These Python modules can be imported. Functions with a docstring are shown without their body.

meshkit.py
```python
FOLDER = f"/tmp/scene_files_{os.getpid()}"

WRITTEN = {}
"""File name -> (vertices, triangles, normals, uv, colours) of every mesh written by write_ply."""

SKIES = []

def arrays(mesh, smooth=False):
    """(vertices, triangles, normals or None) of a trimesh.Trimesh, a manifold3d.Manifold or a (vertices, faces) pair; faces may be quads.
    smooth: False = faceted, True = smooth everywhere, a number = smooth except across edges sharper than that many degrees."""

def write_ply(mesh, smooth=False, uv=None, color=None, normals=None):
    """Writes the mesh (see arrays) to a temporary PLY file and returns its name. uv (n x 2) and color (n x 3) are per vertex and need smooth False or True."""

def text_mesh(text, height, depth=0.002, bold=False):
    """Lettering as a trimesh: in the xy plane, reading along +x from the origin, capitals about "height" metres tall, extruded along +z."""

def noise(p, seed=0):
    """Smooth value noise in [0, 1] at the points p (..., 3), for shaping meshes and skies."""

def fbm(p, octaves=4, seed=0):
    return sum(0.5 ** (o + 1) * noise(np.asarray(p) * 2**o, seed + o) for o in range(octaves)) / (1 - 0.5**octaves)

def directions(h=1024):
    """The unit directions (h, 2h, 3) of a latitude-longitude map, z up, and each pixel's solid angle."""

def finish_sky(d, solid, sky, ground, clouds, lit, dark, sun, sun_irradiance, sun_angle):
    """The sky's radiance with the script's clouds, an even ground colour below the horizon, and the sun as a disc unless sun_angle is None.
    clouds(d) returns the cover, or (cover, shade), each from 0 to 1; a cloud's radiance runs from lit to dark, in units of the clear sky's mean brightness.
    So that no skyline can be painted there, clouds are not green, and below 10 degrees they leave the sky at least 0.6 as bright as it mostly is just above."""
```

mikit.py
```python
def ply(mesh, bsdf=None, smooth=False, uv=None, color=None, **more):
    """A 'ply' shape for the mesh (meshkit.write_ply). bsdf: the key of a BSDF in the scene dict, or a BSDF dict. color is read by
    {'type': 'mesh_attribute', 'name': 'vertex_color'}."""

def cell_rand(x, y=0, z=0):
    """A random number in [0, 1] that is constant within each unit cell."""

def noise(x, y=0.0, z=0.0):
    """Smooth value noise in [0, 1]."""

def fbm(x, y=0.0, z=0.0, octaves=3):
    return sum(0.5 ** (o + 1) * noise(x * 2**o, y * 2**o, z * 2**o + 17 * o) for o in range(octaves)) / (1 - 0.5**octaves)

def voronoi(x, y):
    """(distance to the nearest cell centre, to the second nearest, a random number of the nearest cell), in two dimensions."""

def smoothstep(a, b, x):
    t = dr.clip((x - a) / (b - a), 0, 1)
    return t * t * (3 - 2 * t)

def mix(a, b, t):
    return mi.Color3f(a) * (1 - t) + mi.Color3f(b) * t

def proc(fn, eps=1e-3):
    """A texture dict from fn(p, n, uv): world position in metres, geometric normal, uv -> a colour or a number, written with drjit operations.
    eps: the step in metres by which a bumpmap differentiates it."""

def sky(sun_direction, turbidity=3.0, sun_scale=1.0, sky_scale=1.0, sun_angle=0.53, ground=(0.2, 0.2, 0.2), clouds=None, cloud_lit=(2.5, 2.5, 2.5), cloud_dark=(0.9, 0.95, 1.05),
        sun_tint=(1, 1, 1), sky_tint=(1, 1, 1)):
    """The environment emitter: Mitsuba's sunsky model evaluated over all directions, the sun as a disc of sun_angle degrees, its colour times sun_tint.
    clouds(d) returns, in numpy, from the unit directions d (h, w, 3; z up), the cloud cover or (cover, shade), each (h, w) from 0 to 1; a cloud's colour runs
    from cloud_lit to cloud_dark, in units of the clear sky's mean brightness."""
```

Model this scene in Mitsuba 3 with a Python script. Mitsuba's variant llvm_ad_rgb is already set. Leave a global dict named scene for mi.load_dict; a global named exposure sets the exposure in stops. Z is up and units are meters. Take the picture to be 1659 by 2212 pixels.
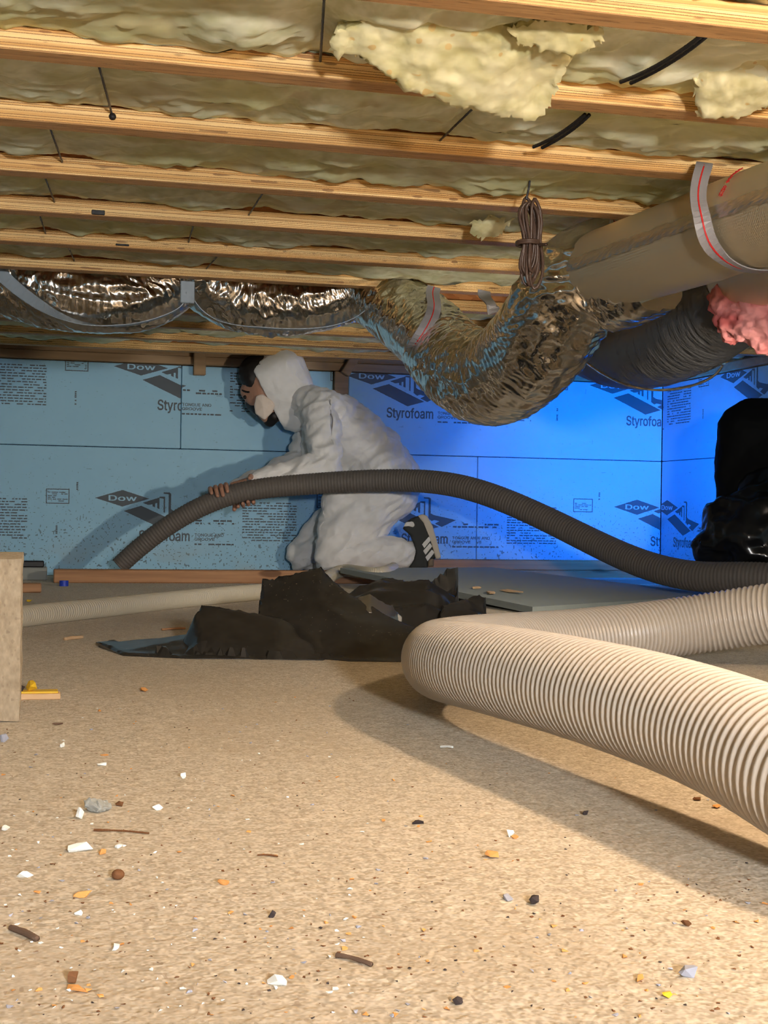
import math, random, numpy as np, trimesh, manifold3d, drjit as dr, mitsuba as mi, mikit, meshkit
from mikit import proc, noise, fbm, smoothstep, mix, voronoi, cell_rand
from scipy.interpolate import CubicSpline, griddata
from shapely.geometry import Polygon
T = mi.ScalarTransform4f
rng = np.random.default_rng(7); random.seed(7)
scene, labels = {}, {}
exposure = 2.0
# ---------------------------------------------------------------- camera
# world: x along the floor joists, y towards the back wall, z up; the camera stands 0.32 m over the slab
F, YAW, ROLL = 3000.0, math.radians(14), 0.0158
EYE = np.array([0, 0, 0.32])
fwd = np.array([math.sin(YAW), math.cos(YAW), 0]); side = np.array([math.cos(YAW), -math.sin(YAW), 0]); upv = np.array([0, 0, 1.0])
up2 = upv * math.cos(ROLL) - side * math.sin(ROLL); side2 = side * math.cos(ROLL) + upv * math.sin(ROLL)
scene['camera'] = {'type': 'perspective', 'fov': math.degrees(2 * math.atan(829.5 / F)), 'fov_axis': 'x', 'near_clip': 0.05, 'far_clip': 60.0,
                   'to_world': T().look_at(origin=EYE.tolist(), target=(EYE + fwd).tolist(), up=up2.tolist())}
def ray(x, y): return fwd + (x - 829.5) / F * side2 - (y - 1106) / F * up2
def at(x, y, d): return EYE + ray(x, y) * d
def onz(x, y, z=0.0): r = ray(x, y); return EYE + r * (z - EYE[2]) / r[2]
# ---------------------------------------------------------------- unseen lamps, placed to light the crawl space (their housings are built further down)
LAMPS = [  # key, centre of the bulb, aim, radius of the lens, radiance, length of the hood, label
    ('unseen_lamp', (0.32, -1.35, 0.62), (0.6, 5.0, 0.50), 0.10, (240, 240, 240), 0, 'unseen white lamp behind the camera, placed to light the whole space'),  # out of view, broad light for floor, ceiling and walls
    ('unseen_lamp_001', (1.06, 0.93, 0.93), (1.06, 1.2, 0.0), 0.045, (190, 138, 90), 0, 'unseen warm lamp hung above the near end of the vacuum hose, placed to light the joists and cast the hose shadow'),  # out of view, casts the shadow under the near hose
    ('unseen_lamp_002', (2.86, 5.20, 0.52), (2.80, 6.6, 0.66), 0.06, (1, 62, 300), 0.13, 'unseen blue lamp behind the black bags, placed to light the foam on the right'),  # out of view, its blue tints the foam on the right
    ('unseen_lamp_003', (1.94, 2.61, 0.50), (0.48, 6.47, 0.48), 0.036, (640, 560, 450), 0.137, 'unseen hooded warm lamp right of the frame, placed to light the back wall and the person'),  # out of view, throws the shadow of the person on the wall
]
# ---------------------------------------------------------------- helpers
def key_of(name):
    if name not in scene and name not in labels: return name
    k = 1
    while f'{name}_{k:03d}' in scene or f'{name}_{k:03d}' in labels: k += 1
    return f'{name}_{k:03d}'
def put(name, mesh, bsdf, parent=None, smooth=False, uv=None, **more):
    k = key_of((parent + '__' if parent else '') + name)
    scene[k] = mesh if isinstance(mesh, dict) else mikit.ply(mesh, bsdf, smooth=smooth, uv=uv, **more)
    return k
def thing(name, label, cat, group=None, kind=None):
    k = key_of(name); labels[k] = {'label': label, 'category': cat}
    if group: labels[k]['group'] = group
    if kind: labels[k]['kind'] = kind
    return k
def tag(k, label, cat=None, group=None, kind=None):
    labels[k] = {'label': label}
    for a, b in (('category', cat), ('group', group), ('kind', kind)):
        if b: labels[k][a] = b
    return k
def struct(k, label): labels[k] = {'label': label, 'kind': 'structure'}; return k
def box(x0, x1, y0, y1, z0, z1, c=0.0):
    if c <= 0:
        m = trimesh.creation.box((x1 - x0, y1 - y0, z1 - z0)); m.apply_translation(((x0 + x1) / 2, (y0 + y1) / 2, (z0 + z1) / 2)); return m
    pts = []
    for sx in (0, 1):
        for sy in (0, 1):
            for sz in (0, 1):
                p = [(x0, x1)[sx], (y0, y1)[sy], (z0, z1)[sz]]; s = [1 - 2 * sx, 1 - 2 * sy, 1 - 2 * sz]
                for a in range(3):
                    q = list(p)
                    for b in range(3):
                        if b != a: q[b] += s[b] * c
                    pts.append(q)
    return trimesh.convex.convex_hull(np.array(pts))
def cat(*ms): return trimesh.util.concatenate([m for m in ms if m is not None and len(m.faces)])
def spline(pts, step):
    p = np.asarray(pts, float); s = np.r_[0, np.cumsum(np.linalg.norm(np.diff(p, axis=0), axis=1))]
    n = max(int(s[-1] / step), 2); c = CubicSpline(s, p, axis=0); t = np.linspace(0, s[-1], n + 1)
    return c(t), t
def frames(P):
    t = np.gradient(P, axis=0); t /= np.linalg.norm(t, axis=1, keepdims=True)
    a = np.cross(t[0], [0, 0, 1.0]); 
    if np.linalg.norm(a) < 1e-3: a = np.array([1.0, 0, 0])
    a /= np.linalg.norm(a); A = []
    for k in range(len(P)):
        a = a - t[k] * (a @ t[k]); a /= np.linalg.norm(a); A.append(a)
    A = np.array(A); return t, A, np.cross(t, A)
def loft(rings, cap=True, closed=True):
    R = np.asarray(rings, float); n, m = R.shape[:2]; v = R.reshape(-1, 3)
    i, j = np.meshgrid(np.arange(n - 1), np.arange(m if closed else m - 1), indexing='ij'); j2 = (j + 1) % m
    q = np.stack([i * m + j, (i + 1) * m + j, (i + 1) * m + j2, i * m + j2], -1).reshape(-1, 4)
    f = np.vstack([q[:, [0, 1, 2]], q[:, [0, 2, 3]]])
    if cap:
        v = np.vstack([v, R[0].mean(0), R[-1].mean(0)]); a = np.arange(m); b = (a + 1) % m
        f = np.vstack([f, np.stack([np.full(m, n * m), a, b], 1), np.stack([np.full(m, n * m + 1), (n - 1) * m + b, (n - 1) * m + a], 1)])
    return trimesh.Trimesh(v, f, process=False)
def tube(pts, r, step=0.01, sides=12, disp=None, cap=True, uvs=False):
    P, s = spline(pts, step) if len(pts) > 2 else (np.linspace(pts[0], pts[1], max(int(np.linalg.norm(np.subtract(pts[1], pts[0])) / step), 2) + 1), None)
    if s is None: s = np.r_[0, np.cumsum(np.linalg.norm(np.diff(P, axis=0), axis=1))]
    t, A, B = frames(P); th = np.arange(sides) * 2 * np.pi / sides
    rr = np.interp(s / s[-1], np.linspace(0, 1, len(r)), r) if np.ndim(r) else np.full(len(s), float(r))
    N = np.cos(th)[None, :, None] * A[:, None] + np.sin(th)[None, :, None] * B[:, None]
    R = np.repeat(rr[:, None], sides, 1); base = P[:, None] + N * R[..., None]
    if disp is not None: R = R + disp(s[:, None], th[None, :], base)
    m = loft(P[:, None] + N * R[..., None], cap)
    if uvs:
        uv = np.stack([np.repeat(s[:, None], sides, 1), np.repeat((th * np.mean(rr))[None], len(s), 0)], -1).reshape(-1, 2)
        if cap: uv = np.vstack([uv, [0, 0], [s[-1], 0]])
        return m, uv
    return m
def ribbon(pts, wdirs, width, thick=0.0025, step=0.012):
    P, s = spline(pts, step); p = np.asarray(pts, float); s0 = np.r_[0, np.cumsum(np.linalg.norm(np.diff(p, axis=0), axis=1))]
    W = np.stack([np.interp(s, s0, np.asarray(wdirs, float)[:, k]) for k in range(3)], 1)
    t = np.gradient(P, axis=0); t /= np.linalg.norm(t, axis=1, keepdims=True)
    W -= t * (W * t).sum(1, keepdims=True); W /= np.linalg.norm(W, axis=1, keepdims=True); N = np.cross(t, W)
    w, h = width / 2, thick / 2
    return loft(np.stack([P + W * w + N * h, P - W * w + N * h, P - W * w - N * h, P + W * w - N * h], 1))
def blob(spheres, bones=None, edge=0.02, taubin=8):
    """union of hulls of pairs of spheres (a list of (point, r)); bones: index tuples"""
    S = [manifold3d.Manifold.sphere(r, 20).translate([float(c) for c in p]) for p, r in spheres]
    bones = bones or [tuple(range(len(S)))]
    m = None
    for b in bones:
        h = manifold3d.Manifold.batch_hull([S[k] for k in b]) if len(b) > 1 else S[b[0]]
        m = h if m is None else m + h
    return finish(m, edge, taubin)
def finish(m, edge=0.02, taubin=8):
    m = m.refine_to_length(edge); g = m.to_mesh(); t = trimesh.Trimesh(np.array(g.vert_properties[:, :3], float), np.array(g.tri_verts), process=True)
    if taubin: trimesh.smoothing.filter_taubin(t, lamb=0.5, nu=0.52, iterations=taubin)
    return t
def vdisp(t, fn):
    t = t.copy(); t.vertices = t.vertices + t.vertex_normals * fn(np.array(t.vertices))[:, None]; return t
def chip(c, size, flat=0.35, n=10, seed=0, rot=None):
    g = np.random.default_rng(seed); p = g.normal(size=(n, 3)); p /= np.linalg.norm(p, axis=1, keepdims=True); p *= np.array(size) * np.array([.5, .5, .5]); 
    m = trimesh.convex.convex_hull(p)
    a = g.uniform(0, 6.28) if rot is None else rot
    m.apply_transform(trimesh.transformations.rotation_matrix(a, [0, 0, 1])); m.apply_translation([c[0], c[1], c[2] - m.bounds[0][2] - 0.0006]); return m
def nfbm(p, s, o=4, seed=0): return meshkit.fbm(np.asarray(p) * s, o, seed) - 0.5
# ---------------------------------------------------------------- materials
def rgb(*c): return {'type': 'rgb', 'value': list(c)}
def prin(base, rough=0.6, spec=0.3, metal=0.0, **k): return {'type': 'principled', 'base_color': base if isinstance(base, dict) else rgb(*base), 'roughness': rough, 'specular': spec, 'metallic': metal, **k}
def two(b): return {'type': 'twosided', 'bsdf': b}
def bump(b, fn, scale, eps=1e-3): return {'type': 'bumpmap', 'arbitrary': proc(fn, eps), 'scale': scale, 'bsdf': b}
def mat(k, b): scene[k] = two(b)
def f_floor(p, n, uv):
    g = noise(p.x * 420, p.y * 420); h = fbm(p.x * 120, p.y * 160, 0, 3); l = fbm(p.x * 3.1, p.y * 3.1, 5, 3)
    c = mix((.335, .285, .215), (.52, .46, .37), smoothstep(.2, .8, .5 * g + .5 * h))
    c = mix(c, mi.Color3f(.38, .315, .23), .4 * smoothstep(.5, .72, l))
    sp = smoothstep(.80, .86, noise(p.x * 170 + 3, p.y * 190)); c = mix(c, mi.Color3f(.70, .65, .55), sp * .3)
    dk = smoothstep(.86, .92, noise(p.x * 190 + 9, p.y * 190)); c = mix(c, mi.Color3f(.22, .16, .11), dk * .5)
    w = p.y + .15 * p.x + .02 * noise(p.x * 4, p.y * 2); sc = smoothstep(.975, 1, noise(w * 38, 3.3)) * smoothstep(.5, .7, noise(p.x * 2.2, p.y * 3, 8)); c = mix(c, mi.Color3f(.68, .63, .54), sc * .6)
    return c
def h_floor(p, n, uv): return .6 * noise(p.x * 330, p.y * 330) + .9 * fbm(p.x * 110, p.y * 130, 0, 2) + 1.5 * fbm(p.x * 14, p.y * 14, 2, 2)
mat('m_floor', bump(prin(proc(f_floor), .85, .25), h_floor, .0016, 8e-4))
def f_lvl(p, n, uv):
    z = (p.z - 1.034) / .038; wob = .14 * fbm(p.x * 1.4, p.y * 9, 3, 3)
    k = (z + wob) * 9; ply = cell_rand(dr.floor(k), dr.floor(p.y * 2.6)); fr = k - dr.floor(k)
    c = mix((.66, .37, .12), (.93, .68, .32), ply); c = mix(c, mi.Color3f(.30, .14, .045), .95 * smoothstep(.60, .80, fr) * smoothstep(.2, .45, noise(p.x * .9, dr.floor(k) * 3.7)))
    g = fbm(p.x * 5, p.y * 240, p.z * 420, 3); c = mix(c, mi.Color3f(.48, .24, .08), .6 * smoothstep(.5, .75, g))
    spot = smoothstep(.80, .88, noise(p.x * 24, p.y * 80, p.z * 120)); c = mix(c, mi.Color3f(.22, .09, .03), spot * .7)
    f = mix((.38, .205, .085), (.60, .36, .16), fbm(p.x * 9, p.y * 190, 2, 3)); f = mix(f, mi.Color3f(.24, .12, .05), .6 * smoothstep(.62, .8, fbm(p.x * 30, p.y * 330, 7, 2)))
    return dr.select(dr.abs(n.z) > .7, f, c)
mat('m_lvl', prin(proc(f_lvl), .6, .3))
def f_osb(p, n, uv):
    d1, d2, r = voronoi(p.x * 32, p.z * 60); return mix((.42, .155, .05), (.66, .30, .11), r)
mat('m_osb', prin(proc(f_osb), .75, .2))
def f_batt(p, n, uv):
    wx = 3 * fbm(p.x * 3, p.y * 3, 4, 2); a = fbm(p.x * 7 + wx, p.y * 9 + wx, p.z * 9, 3); b = fbm(p.x * 34 + wx * 3, p.y * 44 - wx * 2, p.z * 50, 3)
    c = mix((.50, .50, .29), (.80, .80, .62), smoothstep(.25, .75, .5 * a + .5 * b)); c = mix(c, mi.Color3f(.58, .56, .24), .55 * smoothstep(.55, .75, fbm(p.x * 3, p.y * 4, 9, 2)))
    c = mix(c, mi.Color3f(.46, .36, .18), .40 * smoothstep(.58, .78, fbm(p.x * 11 + wx, p.y * 13, 4, 3)))
    return c
mat('m_batt', prin(proc(f_batt), .95, .05))
def f_flap(p, n, uv):
    a = fbm(p.x * 7, p.y * 9, p.z * 9, 3); b = fbm(p.x * 40, p.y * 60, p.z * 60, 3)
    c = mix((.48, .435, .20), (.74, .69, .44), smoothstep(.25, .75, .5 * a + .5 * b)); return mix(c, mi.Color3f(.55, .36, .12), .7 * smoothstep(.8, .87, noise(p.x * 60, p.y * 70, p.z * 60)))
mat('m_flap', prin(proc(f_flap), .95, .05))
def f_foam(p, n, uv):
    c = mix((.26, .50, .68), (.305, .55, .73), fbm(p.x * 2.5, p.y * 2.5, p.z * 5, 3)); w = p.x + p.y * 1.0
    low = 1 - smoothstep(.02, .62, p.z); dens = .93 - .13 * low
    s = smoothstep(dens, dens + .05, noise(w * 150, p.z * 150)) + smoothstep(.965, .98, noise(w * 50, p.z * 50)); c = mix(c, mi.Color3f(.07, .09, .10), dr.minimum(s, 1) * (.25 + .5 * low))
    d = smoothstep(.45, .7, fbm(w * 5, p.z * 6, 3, 3)) * (1 - smoothstep(0, .22, p.z)); return mix(c, mi.Color3f(.36, .40, .40), d * .5)
mat('m_foam', prin(proc(f_foam), .55, .35))
mat('m_print', prin((.085, .105, .125), .6, .3)); mat('m_printlight', prin((.30, .52, .68), .55, .3))
mat('m_foil', prin((.95, .93, .89), .13, .5, 1.0))
mat('m_seam', prin((.015, .025, .04), .9, .1))
def h_scrim(p, n, uv): return smoothstep(.75, 1., dr.abs(dr.sin(uv.x * 560))) + smoothstep(.75, 1., dr.abs(dr.sin(uv.y * 560)))
scene['m_scrim'] = two(bump(prin((.88, .77, .55), .34, .5, .85), h_scrim, .0009, 5e-4))
scene['m_jacket'] = two(bump(prin((.075, .074, .075), .40, .45), lambda p, n, uv: fbm(uv.x * 70, uv.y * 14, 1, 3), .010, 1e-3))
mat('m_tape', prin((.60, .58, .54), .30, .5, .95))
def f_board(p, n, uv):
    g = fbm(p.x * 4, p.y * 60, p.z * 70, 3); c = mix((.30, .145, .07), (.50, .27, .14), g); return mix(c, mi.Color3f(.13, .06, .03), smoothstep(.75, .86, noise(p.x * 7, p.y * 15, p.z * 22)) * .8)
mat('m_board', prin(proc(f_board), .7, .25))
def f_sill(p, n, uv): return mix((.25, .16, .09), (.42, .29, .17), fbm(p.x * 3, p.y * 50, p.z * 60, 3))
mat('m_sill', prin(proc(f_sill), .75, .2))
def f_pier(p, n, uv):
    c = mix((.25, .195, .13), (.48, .40, .29), fbm(p.x * 230, p.y * 230, p.z * 90, 3)); return mix(c, mi.Color3f(.10, .07, .04), smoothstep(.74, .84, noise(p.x * 240, p.y * 240, p.z * 150)) * .25)
mat('m_pier', bump(prin(proc(f_pier), .9, .15), lambda p, n, uv: fbm(p.x * 160, p.y * 160, p.z * 70, 2), .003, 8e-4))
def f_poly(p, n, uv): return mix((.016, .015, .014), (.036, .033, .029), fbm(p.x * 30, p.y * 30, p.z * 30, 3)) + mi.Color3f(.22, .17, .10) * (smoothstep(.90, .95, noise(p.x * 260, p.y * 260, p.z * 260)) * smoothstep(.55, .75, noise(p.x * 9, p.y * 9, p.z * 14)))
mat('m_poly', prin(proc(f_poly), .26, .6))
mat('m_bag', prin((.006, .006, .007), .22, .5)); mat('m_bagmatte', prin((.004, .004, .004), .7, .1))
def f_suit(p, n, uv): return mix((.66, .65, .64), (.80, .79, .78), fbm(p.x * 30, p.y * 30, p.z * 30, 3))
mat('m_suit', prin(proc(f_suit), .6, .3))
mat('m_skin', prin((.40, .21, .14), .5, .4)); mat('m_hair', prin((.012, .009, .008), .55, .4)); mat('m_mask', prin((.74, .63, .55), .7, .2)); mat('m_rubber', prin((.02, .02, .023), .5, .4))
mat('m_shoe', prin((.022, .024, .022), .65, .3)); mat('m_sole', prin((.55, .48, .38), .6, .3)); mat('m_stripe', prin((.62, .60, .56), .5, .3)); mat('m_gum', prin((.18, .13, .08), .6, .3))
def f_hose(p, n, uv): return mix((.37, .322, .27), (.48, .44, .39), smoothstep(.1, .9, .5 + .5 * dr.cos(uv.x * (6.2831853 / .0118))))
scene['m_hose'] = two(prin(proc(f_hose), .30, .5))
scene['m_hosefar'] = two(prin((.56, .50, .38), .42, .45)); scene['m_hoseblack'] = two(prin((.115, .10, .088), .6, .3))
mat('m_sheet', prin((.26, .285, .265), .85, .1)); mat('m_strap', prin((.27, .26, .27), .45, .4)); mat('m_strapblue', prin((.30, .37, .43), .4, .4)); mat('m_red', prin((.55, .03, .03), .5, .3))
mat('m_cable', prin((.085, .05, .035), .42, .5)); mat('m_black', prin((.012, .011, .012), .5, .4)); mat('m_rod', prin((.03, .03, .035), .4, .5))
def f_pink(p, n, uv): return mix((.50, .12, .115), (.80, .33, .31), smoothstep(.3, .7, fbm(p.x * 18, p.y * 18, p.z * 18, 4)))
mat('m_pink', prin(proc(f_pink), .95, .05))
mat('m_white', prin((.78, .82, .80), .8, .1)); mat('m_orange', prin((.62, .30, .10), .8, .1)); mat('m_brown', prin((.16, .075, .035), .8, .1)); mat('m_dark', prin((.05, .04, .04), .8, .1)); mat('m_bluegrey', prin((.33, .35, .42), .7, .2))
mat('m_yellow', prin((.75, .48, .03), .4, .4)); mat('m_blue', prin((.02, .05, .45), .4, .4)); mat('m_palewood', prin((.62, .42, .24), .7, .2)); mat('m_greyblock', prin((.30, .31, .29), .9, .1)); mat('m_green', prin((.10, .16, .08), .8, .1)); mat('m_darkwood', prin((.13, .085, .06), .8, .1))
mat('m_lamp', prin((.03, .03, .03), .5, .4)); mat('m_sub', prin((.36, .22, .11), .8, .1))

# ---------------------------------------------------------------- large structure
ZJ, BACK, RIGHT, LEFT, FRONT = 1.034, 6.62, 3.126, -3.6, -2.6
SEAM, TOP = 0.604, 1.0
struct(put('floor', box(LEFT - .1, RIGHT + .1, FRONT - .1, BACK + .1, -.1, 0), 'm_floor'), 'tan concrete slab of the crawl space with grit and scratches')
struct(put('ceiling', box(LEFT - .1, RIGHT + .1, FRONT - .1, BACK + .1, 1.275, 1.30), 'm_sub'), 'wooden subfloor above the joists')
struct(put('unseen_wall_left', box(LEFT - .1, LEFT, FRONT, BACK, 0, 1.275), 'm_foam'), 'unseen foam covered wall on the left, closing the room and bouncing light')  # out of view, closes the room and gives bounce light
struct(put('unseen_wall_front', box(LEFT - .1, RIGHT + .1, FRONT - .1, FRONT, 0, 1.275), 'm_foam'), 'unseen foam covered wall behind the camera, closing the room and bouncing light')  # never in view, returns bounce light from behind the camera
WB = struct(put('wall_back', box(LEFT - .1, RIGHT + .1, BACK + .05, BACK + .1, 0, 1.275), 'm_seam'), 'back wall clad in blue foam panels printed in grey')
WR = struct(put('wall_right', box(RIGHT + .05, RIGHT + .1, FRONT, BACK + .05, 0, 1.275), 'm_seam'), 'right wall clad in blue foam panels printed in grey')
def to_back(m): # local (w, z, t) -> world
    v = np.array(m.vertices); m = m.copy(); m.vertices = np.stack([v[:, 0], BACK - v[:, 2], v[:, 1]], 1); m.invert() if False else None; return m
def to_right(m):
    v = np.array(m.vertices); m = m.copy(); m.vertices = np.stack([RIGHT - v[:, 2], -v[:, 0], v[:, 1]], 1); return m
def panel(parent, conv, w0, w1, z0, z1):
    g = .0016
    b = box(w0 + g, w1 - g, z0 + g, z1 - g, -.048, 0, .0025)
    return put('foam_panel', conv(b), 'm_foam', parent)
# flat print: everything relative to the left end of the lettering's baseline, in metres
def poly(pts): return trimesh.creation.extrude_polygon(Polygon(pts), .0006, engine='earcut')
def txt(s, x, y, h, w, bold=True):
    m = meshkit.text_mesh(s, 1.0, .0006, bold); b = m.bounds; m.apply_translation([-b[0][0], 0, 0]); m.apply_scale([w / (b[1][0] - b[0][0]), h, 1]); m.apply_translation([x, y, 0]); return m
def rows(x0, x1, y0, y1, n, g, fill=.45, dens=.8):
    ms = []; dy = (y1 - y0) / n
    for k in range(n):
        x = x0
        while x < x1:
            L = g.uniform(.008, .03)
            if g.random() < dens: ms.append(box(x, min(x + L, x1), y0 + k * dy, y0 + (k + fill) * dy, 0, .0006))
            x += L + .005
    return cat(*ms)
PH, PW = .157, .351
def LG(pts): return poly([(-.072 + a / 435 * PW, .216 - b / 155 * PH) for a, b in pts])
def print_unit(seed):
    g = np.random.default_rng(seed); out = {}
    out['lettering'] = cat(txt('Styrofoam', 0, 0, .047, .238), txt('TONGUE AND', .261, .022, .0135, .138), txt('GROOVE', .261, .002, .0135, .095), rows(.261, .448, -.019, -.010, 1, g, .8, .95))
    dia = Polygon([(-.205, .197), (-.079, .158), (.046, .197), (-.079, .236)]); 
    out['badge'] = trimesh.creation.extrude_polygon(dia, .0005, engine='earcut')
    word = txt('Dow', -.143, .186, .024, .13); word.apply_translation([0, 0, .0005]); out['badge_lettering'] = word
    out['emblem'] = cat(LG([(0, 77), (100, 52), (325, 132), (220, 157)]), LG([(108, 38), (205, 12), (205, 24), (205, 66), (192, 62), (192, 38), (180, 40), (180, 58), (165, 54), (165, 44), (140, 48)]),
        LG([(205, 8), (237, 8), (237, 82), (229, 80), (229, 18), (205, 14)]), LG([(228, -12), (262, -12), (272, -6), (272, 66), (290, 74), (435, 97), (345, 132), (300, 116), (330, 104), (296, 98), (280, 104), (258, 92), (258, -4), (228, -6)]))
    out['small_print'] = cat(rows(.264, .449, .080, .106, 2, g, .6, .55), rows(.488, .751, .003, .196, 15, g, .42, .85), rows(-.291, -.283, .232, .271, 5, g, .7), rows(-.382, -.374, .011, .076, 8, g, .7))
    fr = cat(box(-.428, -.322, .167, .171, 0, .0006), box(-.428, -.322, .232, .236, 0, .0006), box(-.428, -.424, .167, .236, 0, .0006), box(-.326, -.322, .167, .236, 0, .0006), rows(-.42, -.33, .178, .226, 6, g, .45, .6)); out['stamp'] = fr
    return out
def stamp_on(pk, conv, w, z, lim, seed):
    for name, m in print_unit(seed).items():
        m = m.copy(); m.apply_translation([w, z, .0002])
        for o, nrm in (((lim[0] + .002, 0, 0), (1, 0, 0)), ((lim[1] - .002, 0, 0), (-1, 0, 0)), ((0, lim[2] + .002, 0), (0, 1, 0)), ((0, lim[3] - .002, 0), (0, -1, 0))):
            if len(m.faces): m = m.slice_plane(o, nrm)
        if len(m.faces):
            m = trimesh.Trimesh(np.array(m.vertices), np.array(m.faces)); put(name, conv(m), 'm_printlight' if name == 'badge_lettering' else 'm_print', pk)
def clad(parent, conv, spec):
    for n, (w0, w1, z0, z1, units) in enumerate(spec):
        pk = panel(parent, conv, w0, w1, z0, z1)
        for q, u in enumerate(units): stamp_on(pk, conv, u, z0 + .168 if z0 < .3 else z0 + .182, (w0, w1, z0, z1), 31 * n + q)
P0 = 1.262
clad(WB, to_back, [
    (LEFT, -.31, 0, SEAM, [.464 - 2 * P0]), (-.31, 2.129, 0, SEAM, [.464 - P0, .464, 1.741]), (2.129, RIGHT, 0, SEAM, [1.80, 3.070]),
    (LEFT, -1.786, SEAM, TOP, []), (-1.786, .652, SEAM, TOP, [.541 - P0, .541]), (.652, 1.385, SEAM, TOP, [.395, 1.80]), (1.462, RIGHT, SEAM, TOP, [1.656, 2.925])])
clad(WR, to_right, [(-BACK, -5.40, 0, SEAM, [-6.470, -6.470 + P0]), (-5.40, -2.96, 0, SEAM, []), (-2.96, 2.6, 0, SEAM, []),
    (-BACK, -5.0, SEAM, TOP, [-5.79, -7.05]), (-5.0, -2.6, SEAM, TOP, []), (-2.6, 2.6, SEAM, TOP, [])])
# timber at the head of the walls
def sill(n, m, lab): k = put(n, m, 'm_sill'); return struct(k, lab)
sill('trim_1', box(LEFT, RIGHT, BACK - .02, BACK + .05, TOP + .003, TOP + .042, .002), 'wooden sill plate on the back wall')
sill('trim_2', box(LEFT, RIGHT, BACK - .004, BACK + .05, TOP + .043, 1.275, .002), 'wooden rim board above the back wall')
sill('trim_3', box(RIGHT - .02, RIGHT + .05, FRONT, BACK - .022, TOP + .003, TOP + .042, .002), 'wooden sill plate on the right wall')
sill('trim_4', box(RIGHT - .004, RIGHT + .05, FRONT, BACK - .006, TOP + .043, 1.275, .002), 'wooden rim board above the right wall')

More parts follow.
